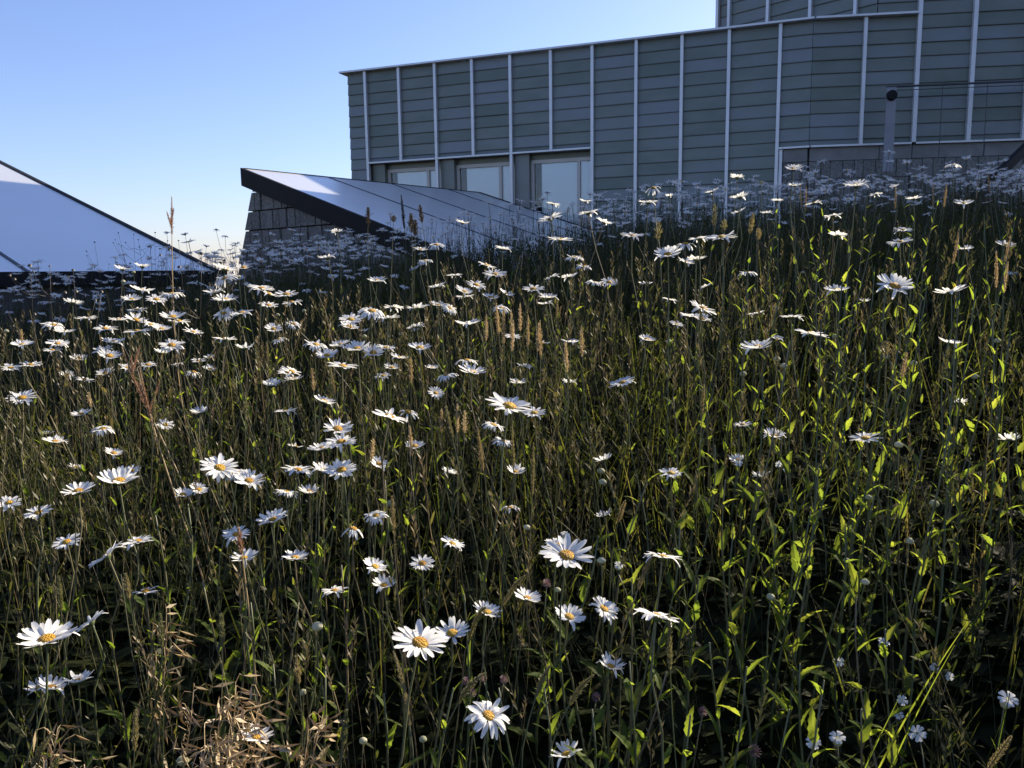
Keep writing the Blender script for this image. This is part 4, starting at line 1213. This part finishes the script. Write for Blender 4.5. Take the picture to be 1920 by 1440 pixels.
for (u_, v_, w_) in [(1657,1203,24),(1572,1240,22),(1753,1250,22),(1692,1313,22),(1685,1340,20),(1720,1375,34),(1570,1382,32),(1525,1392,30),(1890,1310,38),(1780,1268,18),(1385,868,16),(1475,880,14),(1460,870,14),(1160,1060,18),(1058,1000,16)]:
    Y, p, h = plant_root('campion', u_, v_, .26 if v_ > 1100 else .36, wpx=w_, size=.024)
    lean = Vector((random.gauss(0, .03), random.gauss(0, .03), 0)); bx_, by_ = p.x - lean.x, p.y - lean.y; zb = gz(bx_, by_)
    root = empty('white_campion', (bx_, by_, zb))
    tocam = (CAM - p).normalized()
    nrm = (tocam * .8 + Vector((random.gauss(0, .4), random.gauss(0, .3), .6))).normalized()
    s_ = w_ * Y / F / 2
    end = Vector((lean.x, lean.y, p.z - zb))
    pts = stem_curve(end.z, lean, .015, n=7); pts[-1] = end - nrm * s_ * 1.5
    V, F_ = tube(pts, .0009, 4); link('stem', mesh_arr('stem', V, F_, M['stem'], smooth=True), root)
    hd = link('calyx', BLAD, root, Matrix.Translation(end) @ rot_to(nrm, random.uniform(0, 6)).to_4x4() @ Matrix.Scale(s_, 4))
    link('petals', random.choice(CP), hd)
    add_leaves(root, pts, 4, .1, .8, .02, .035, LEAF_N)
    recs.append((root, u_, v_))
label_cells(recs, 'white campion flowers', 'campion', 'white campion flowers', [(1250, 'near the centre'), (1630, 'right of centre'), (9999, 'at the right')], [(1100, 'in the middle meadow'), (1300, 'low in the shade'), (9999, 'near the bottom edge')])
for o, u, v in recs:
    if not o['label'].startswith(tuple(ORD)): o['label'] = 'only ' + o['label'].replace('flowers', 'flower')
recs = []
for (u_, v_, w_) in [(875,1278,17),(905,1272,17),(885,1300,15),(1118,1308,14),(1415,1410,26),(1318,1335,14),(1025,1095,18),(945,1275,14)]:
    Y, p, h = plant_root('clover', u_, v_, .20)
    bx_, by_ = p.x, p.y; zb = gz(bx_, by_)
    root = empty('clover', (bx_, by_, zb))
    end = Vector((0, 0, p.z - zb)); pts = stem_curve(end.z, Vector((0, 0, 0)), .02, n=6)
    V, F_ = tube(pts, .0009, 4); link('stem', mesh_arr('stem', V, F_, M['stem'], smooth=True), root)
    r_ = max(.006, w_ * Y / F / 2)
    V, F_ = [], []
    for k in range(60):
        z = 1 - 1.7 * (k + .5) / 60; rr_ = math.sqrt(max(0, 1 - z * z)); an = k * 2.4
        d_ = Vector((rr_ * math.cos(an), rr_ * math.sin(an), z)); sd_ = d_.cross(Vector((.1, .2, .97))).normalized()
        b = len(V)
        V += [end + d_ * r_ * .3, end + d_ * r_ * .85 + sd_ * r_ * .16 + Z * r_ * .1, end + d_ * r_ * 1.15 + Z * r_ * .15, end + d_ * r_ * .85 - sd_ * r_ * .16 + Z * r_ * .1]
        F_ += [(b, b + 1, b + 2, b + 3)]
    link('flower_head', mesh_arr('flower_head', V, F_, M['pink']), root)
    add_leaves(root, pts, 3, .2, .8, .014, .02, LEAF_T)
    recs.append((root, u_, v_))
label_cells(recs, 'dull pink clover heads', 'clover', 'clover heads low in the grass', [(1000, 'left of the middle stems'), (9999, 'right of the middle stems')], [(9999, 'near the bottom')])

# branching stalks for shaded daisies at the left roof, silhouette dark in the colour
def dark_stalk(u, v, hpref, label, n=6):
    Y, p, h = plant_root('dark_stalk', u, v, hpref, ymax=4.6)
    zb = gz(p.x, p.y); root = empty('stalk_silhouette', (p.x, p.y, zb)); tag(root, label, 'weed', 'dark stalk silhouettes before the left metal roof')
    H = p.z - zb
    pts = stem_curve(H, Vector((random.gauss(0, .02), 0, 0)), .02, n=9)
    V, F_ = tube(pts, list(np.linspace(.0014, .0007, 9)), 4); link('stem', mesh_arr('stem', V, F_, M['dark'], smooth=True), root)
    tips = [pts[-1]]
    for k in range(n):
        s = pts[random.randint(4, 7)]; an = random.choice([0, math.pi]) + random.gauss(0, .5)
        e = s + Vector((math.cos(an), math.sin(an) * .6, 0)) * random.uniform(.03, .09) + Z * random.uniform(.05, .16) * H / .5; e.z = min(e.z, H * random.uniform(.86, 1.0))
        V, F_ = tube([s, s.lerp(e, .5) - Z * .012, e], [.001, .0007, .0006], 4); link('branch', mesh_arr('branch', V, F_, M['dark'], smooth=True), root); tips.append(e)
    for e in tips:
        r_ = random.uniform(.003, .006)
        V, F_ = dome_geo(r_, r_ * 1.3, 3, 7); link('seed_knob', mesh_arr('seed_knob', [Vector(q) + e for q in V], F_, M['dark'], smooth=True), root)
DR = [(178,455,'leftmost tall'),(232,437,'tallest'),(250,440,'branching'),(265,450,'slender'),(290,437,'fifth from left'),(318,470,'knobby'),(345,452,'right hand'),(365,478,'rightmost'),(102,500,'lone short'),(145,508,'short pale'),(50,500,'far left low')]
for (u_, v_, w_) in DR: dark_stalk(u_, v_, .60, '%s stalk darkened into a silhouette against the left metal roof' % w_, n=random.randint(3, 7))

# long arching blades low at the right
for (u0, v0, u1, v1, w_) in [(1640,1430,1815,1165,'longest'),(1650,1400,1790,1210,'second longest'),(1560,1400,1690,1300,'lowest'),(1870,1440,1912,1215,'rightmost'),(1395,1180,1425,1040,'upright left'),(1800,740,1840,620,'highest')]:
    Y, p, h = plant_root('blade', u1, v1, .36)
    q = at_depth(u0, v0, Y * .97)
    dx = (q.x - p.x); k_ = h / max(.05, p.z - q.z)
    bx_ = p.x + dx * min(k_, 1.6); by_ = p.y - .02; zb = gz(bx_, by_)
    root = empty('long_grass_blade', (bx_, by_, zb)); tag(root, '%s of the long leaning grass blades at the right' % w_, 'grass', 'long leaning grass blades')
    e_ = Vector((p.x - bx_, p.y - by_, p.z - zb)); V, F_ = [], []
    for i in range(9):
        t = i / 8; c_ = e_ * t + Vector((0, 0, .03 * math.sin(t * math.pi))); wv = .0035 * (1 - t ** 2.5) + .0003
        V += [c_ + Vector((0, wv * .6, -wv)), c_ + Vector((0, -wv * .2, wv * .1)), c_ + Vector((0, wv * .6, wv))]
    F_ = [(3 * i + k, 3 * i + k + 1, 3 * i + k + 4, 3 * i + k + 3) for i in range(8) for k in range(2)]
    link('blade', mesh_arr('blade', V, F_, M['leaf'], smooth=True), root)

# ------------------------------------------------------------------ uncountable meadow (stuff)
def t_ribbon(nseg, width, bend, fold=0.0):
    V, F_ = [], []
    for i in range(nseg + 1):
        t = i / nseg
        w = width * (1 - t ** 2.2) * .5 + .0004
        x = bend * t * t; z = t * (1 - .25 * bend * t)
        V += [(x, -w, z), (x, w, z)]
    for i in range(nseg):
        F_ += [(2 * i, 2 * i + 1, 2 * i + 3), (2 * i, 2 * i + 3, 2 * i + 2)]
    return np.array(V), np.array(F_), np.zeros(len(F_), int)
def t_tri(V, F_):
    T = []
    for f in F_:
        for i in range(1, len(f) - 1): T.append((f[0], f[i], f[i + 1]))
    return T
def t_leafy(nl, ll, lw, seed, r=.0035, bend=.11, top=.95, el=(.5, 1.2)):
    rr = random.Random(seed)
    pts = [Vector((bend * math.sin(t * 2.2), bend * .6 * math.sin(t * 3.1 + seed), t)) for t in np.linspace(0, 1, 6)]
    V, F_ = tube(pts, list(np.linspace(r, r * .5, 6)), 3, cap=False)
    V = [tuple(v) for v in V]; T = t_tri(V, F_); mi = [1] * len(T)
    an = rr.uniform(0, 6)
    for i in range(nl):
        t = .06 + (top - .06) * (i + rr.random()) / nl
        k = min(int(t * 5), 4); p = pts[k].lerp(pts[k + 1], t * 5 - k)
        an += 2.4; e_ = rr.uniform(*el); L = ll * rr.uniform(.6, 1.2) * (1.2 - .6 * t); w = lw * rr.uniform(.7, 1.2)
        d = Vector((math.cos(an) * math.cos(e_), math.sin(an) * math.cos(e_), math.sin(e_))); s = Vector((-math.sin(an), math.cos(an), 0)); dn = Vector((0, 0, -1)) * L * rr.uniform(.05, .35)
        b = len(V)
        V += [tuple(p), tuple(p + d * L * .35 + s * w), tuple(p + d * L * .35 - s * w), tuple(p + d * L * .75 + s * w * .9 + dn * .4), tuple(p + d * L * .75 - s * w * .9 + dn * .4), tuple(p + d * L + dn)]
        T += [(b, b + 1, b + 2), (b + 1, b + 3, b + 4), (b + 1, b + 4, b + 2), (b + 3, b + 5, b + 4)]; mi += [0] * 4
    return np.array(V), np.array(T), np.array(mi)
def t_stalk(seed, r=.0022):
    rr = random.Random(seed)
    b_ = rr.uniform(-.15, .15)
    pts = [Vector((b_ * t * t, .04 * math.sin(3 * t + seed), t)) for t in np.linspace(0, 1, 7)]
    V, F_ = tube(pts, list(np.linspace(r, r * .5, 7)), 3, cap=False); V = [tuple(v) for v in V]; T = t_tri(V, F_)
    n = rr.randint(8, 16); hl = rr.uniform(.10, .22)
    for k in range(n):
        t = 1 - hl + hl * k / n; i = min(int(t * 6), 5); p = pts[i].lerp(pts[i + 1], t * 6 - i); an = k * 2.4
        d = Vector((math.cos(an) * .5, math.sin(an) * .5, .86)); s = Vector((-math.sin(an), math.cos(an), 0)) * .0045; L = .035
        b = len(V); V += [tuple(p), tuple(p + d * L * .5 + s), tuple(p + d * L), tuple(p + d * L * .5 - s)]; T += [(b, b + 1, b + 2), (b, b + 2, b + 3)]
    return np.array(V), np.array(T), np.ones(len(T), int)
def t_rosette(seed):
    rr = random.Random(seed); V, T = [], []
    for i in range(9):
        an = i * 2.4; L = rr.uniform(.6, 1.0); e_ = rr.uniform(.15, .8); w = rr.uniform(.10, .18)
        d = Vector((math.cos(an), math.sin(an), 0)); s = Vector((-math.sin(an), math.cos(an), 0)); b = len(V)
        q = lambda t: d * (L * t * math.cos(e_)) + Z * (L * t * math.sin(e_) - .35 * L * t * t)
        V += [tuple(q(.0)), tuple(q(.4) + s * w * .7), tuple(q(.4) - s * w * .7), tuple(q(.75) + s * w), tuple(q(.75) - s * w), tuple(q(1.0))]
        T += [(b, b + 1, b + 2), (b + 1, b + 3, b + 4), (b + 1, b + 4, b + 2), (b + 3, b + 5, b + 4)]
    return np.array(V), np.array(T), np.zeros(len(T), int)

def scatter(n, ylo, yhi, power=1.0, margin=.35, xr=None):
    """points over the part of the bank in view, denser near the camera for power > 1"""
    t = rng.random(n)
    # area grows with y: sample y with pdf ~ y^(1/power)
    e = 1.0 / power
    Y = (ylo ** (1 + e) + t * (yhi ** (1 + e) - ylo ** (1 + e))) ** (1 / (1 + e))
    half = .66 * Y + margin
    X = (rng.random(n) * 2 - 1) * half
    return X, Y
def clump(X, Y, f=1.7, ph=0.0):
    return .5 + .25 * (np.sin(f * 2.3 * X + 1.1 + ph) * np.cos(f * 1.9 * Y + .4 + ph) + np.sin(f * 4.1 * X - f * 3.3 * Y + 2.0 + ph) * .8)
def sparse(X, Y):
    return  (rng.random(len(X)) > .42 * ((X > .38 * Y + .05) & (Y < 1.35))) & (rng.random(len(X)) > .3 * (Y < 1.2))
def avoid(X, Y):
    """keep the plants clear of the left roof's foot"""
    q = (X - Cl.x) * ds.x + (Y - Cl.y) * ds.y
    return ~((q < .12) & (Y > 3.4))
def instance(name, temps, X, Y, H, tilt, mats, tint, label, cat, wscale=None, dz=-.01):
    n = len(X); Zg = ground(X, Y)
    pick = rng.integers(0, len(temps), n)
    yaw = rng.random(n) * 2 * np.pi
    tx = rng.normal(0, tilt, n); ty = rng.normal(0, tilt, n)
    VV, FF, MI, TI = [], [], [], []
    base = 0
    for k, (V, T, mi) in enumerate(temps):
        idx = np.where(pick == k)[0]
        if len(idx) == 0: continue
        c, s = np.cos(yaw[idx]), np.sin(yaw[idx]); h = H[idx]
        ws = h if wscale is None else wscale[idx]
        x = (V[None, :, 0] * c[:, None] - V[None, :, 1] * s[:, None]) * ws[:, None]
        y = (V[None, :, 0] * s[:, None] + V[None, :, 1] * c[:, None]) * ws[:, None]
        z = V[None, :, 2] * h[:, None]
        x = x + z * tx[idx][:, None]; y = y + z * ty[idx][:, None]
        x += X[idx][:, None]; y += Y[idx][:, None]; z = z + (Zg[idx] + dz)[:, None]
        VV.append(np.stack([x, y, z], -1).reshape(-1, 3))
        nv = len(V)
        FF.append((T[None] + (np.arange(len(idx)) * nv)[:, None, None] + base).reshape(-1, 3))
        MI.append(np.tile(mi, len(idx))); TI.append(np.repeat(tint[idx], nv))
        base += nv * len(idx)
    me = mesh_arr(name, np.concatenate(VV), np.concatenate(FF), mats, np.concatenate(MI), tint=np.concatenate(TI))
    o = link(name, me); tag(o, label, cat, kind='stuff'); return o

LM = [M['leaf_s'], M['stem_s']]
def cap_h(X, Y, H):      # nothing may rise into the lens
    return np.where(Y < .62, np.minimum(H, .40), H)
# thin blades
n = 19000
X, Y = scatter(n, .42, 6.3, 1.5); k = avoid(X, Y) & sparse(X, Y) & (rng.random(n) < .35 + .75 * clump(X, Y)); X, Y = X[k], Y[k]
H = cap_h(X, Y, rng.uniform(.10, .32, len(X)) * (.7 + .6 * clump(X, Y, 1.9, 3))); ti = np.clip(rng.beta(2, 3.2, len(X)) + .2 * (clump(X, Y, .8, 2) - .5), 0, 1)
instance('meadow_grass', [t_ribbon(5, .009, b) for b in (.08, .2, .38, .6, .12)], X, Y, H, .26, LM, ti, 'fine green and straw grass blades filling the meadow', 'grass')
# stalks with small seed heads
n = 11500
X, Y = scatter(n, .5, 6.3, 1.3); k = avoid(X, Y) & (rng.random(n) > .75 * (Y > 3.0)) & sparse(X, Y) & (rng.random(n) < .2 + .9 * clump(X, Y, 1.1, 4)); X, Y = X[k], Y[k]
H = cap_h(X, Y, rng.uniform(.20, .44, len(X)) * np.where(Y > 3.0, .75, 1)); ti = np.clip(rng.beta(2.8, 1.9, len(X)) - .15 * (X > .4 * Y), 0, 1)
instance('meadow_stalks', [t_stalk(s, r=.0019) for s in range(10)], X, Y, H, .17, LM, ti, 'thin straw coloured grass stalks standing through the meadow', 'grass')
# leafy stems
n = 10500
X, Y = scatter(n, .5, 6.3, 1.4); k = avoid(X, Y) & sparse(X, Y) & (rng.random(n) < .35 + .7 * clump(X, Y, 1.3, 1)); X, Y = X[k], Y[k]
H = cap_h(X, Y, np.minimum(rng.uniform(.16, .42, len(X)) * (.62 + .75 * clump(X, Y, 1.4, 6)), np.where(Y > 3.0, .40, .46))); ti = np.clip(rng.beta(1.8, 3.0, len(X)), 0, 1)
instance('meadow_leafy_stems', [t_leafy(16, .075, .0075, s, top=.9 if s % 2 else .7) for s in range(8)], X, Y, H, .19, LM, ti, 'narrow leaved green stems crowding between the daisies', 'stems')
# low leaves, tinted dark for the shade in the gaps
n = 10000
X, Y = scatter(n, .5, 5.5, 2.2); k = avoid(X, Y); X, Y = X[k], Y[k]
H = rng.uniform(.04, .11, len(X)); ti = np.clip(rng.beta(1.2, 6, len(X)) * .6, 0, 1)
instance('ground_leaves', [t_rosette(s) for s in range(5)], X, Y, H, .2, LM, ti, 'low leaves tinted dark for shade covering the ground under the meadow', 'ground cover', dz=.0)
# unseen growth added right of the view to shade the lower right corner
n = 1300
X = rng.uniform(.95, 2.0, n); Y = rng.uniform(.75, 2.0, n); k = X > .72 * Y + .25; X, Y = X[k], Y[k]
H = rng.uniform(.30, .52, len(X)); ti = np.clip(rng.beta(1.8, 3.0, len(X)), 0, 1)
instance('shade_thicket', [t_leafy(18, .12, .016, 30 + s, top=.98) for s in range(5)], X, Y, H, .10, LM, ti, 'unseen taller growth added beyond the right edge to cast shade', 'undergrowth')
# far daisies past the countable ones
def t_far_daisy(seed):
    rr = random.Random(seed)
    lx, ly = rr.gauss(0, .06), rr.gauss(0, .06)
    pts = [Vector((lx * t, ly * t, t)) for t in (0, .35, .7, 1)]
    V, F_ = tube(pts, .0026, 3, cap=False); V = [tuple(v) for v in V]; T = t_tri(V, F_); mi = [1] * len(T)
    v, f = ring_geo(rr.choice(['flat', 'up', 'up', 'cup', 'reflex']), 15, 2, seed)
    nrm = Vector((rr.gauss(0, .2), rr.gauss(0, .2), 1)); Rm = rot_to(nrm); c = Vector((lx, ly, 1)); sc_ = .066
    b = len(V); V += [tuple(c + Rm @ (Vector(q) * sc_)) for q in v]; T += [tuple(q + b for q in t) for t in t_tri(v, f)]; mi += [0] * (len(T) - len(mi))
    v, f = dome_geo(.28, .15, 3, 8); b = len(V); V += [tuple(c + Rm @ (Vector(q) * sc_)) for q in v]; T += [tuple(q + b for q in t) for t in t_tri(v, f)]; mi += [2] * (len(T) - len(mi))
    return np.array(V), np.array(T), np.array(mi)
n = 4200
X, Y = scatter(n, 3.6, 6.4, 1.0, margin=.2); k = avoid(X, Y); X, Y = X[k], Y[k]
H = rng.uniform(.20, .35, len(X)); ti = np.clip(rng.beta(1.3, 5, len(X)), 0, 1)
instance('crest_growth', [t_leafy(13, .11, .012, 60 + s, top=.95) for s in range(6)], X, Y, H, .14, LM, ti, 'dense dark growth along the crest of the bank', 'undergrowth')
n = 1500
X, Y = scatter(n, 3.55, 6.3, 1.0, margin=.2); k = avoid(X, Y); X, Y = X[k], Y[k]
H = rng.normal(.405, .055, len(X)); ti = rng.random(len(X)) * .25
instance('far_daisies', [t_far_daisy(s) for s in range(10)], X, Y, H, .06, [M['petal_s'], M['stem_s'], M['disc']], ti, 'mass of small shaded daisies along the crest of the bank', 'daisies', dz=0)
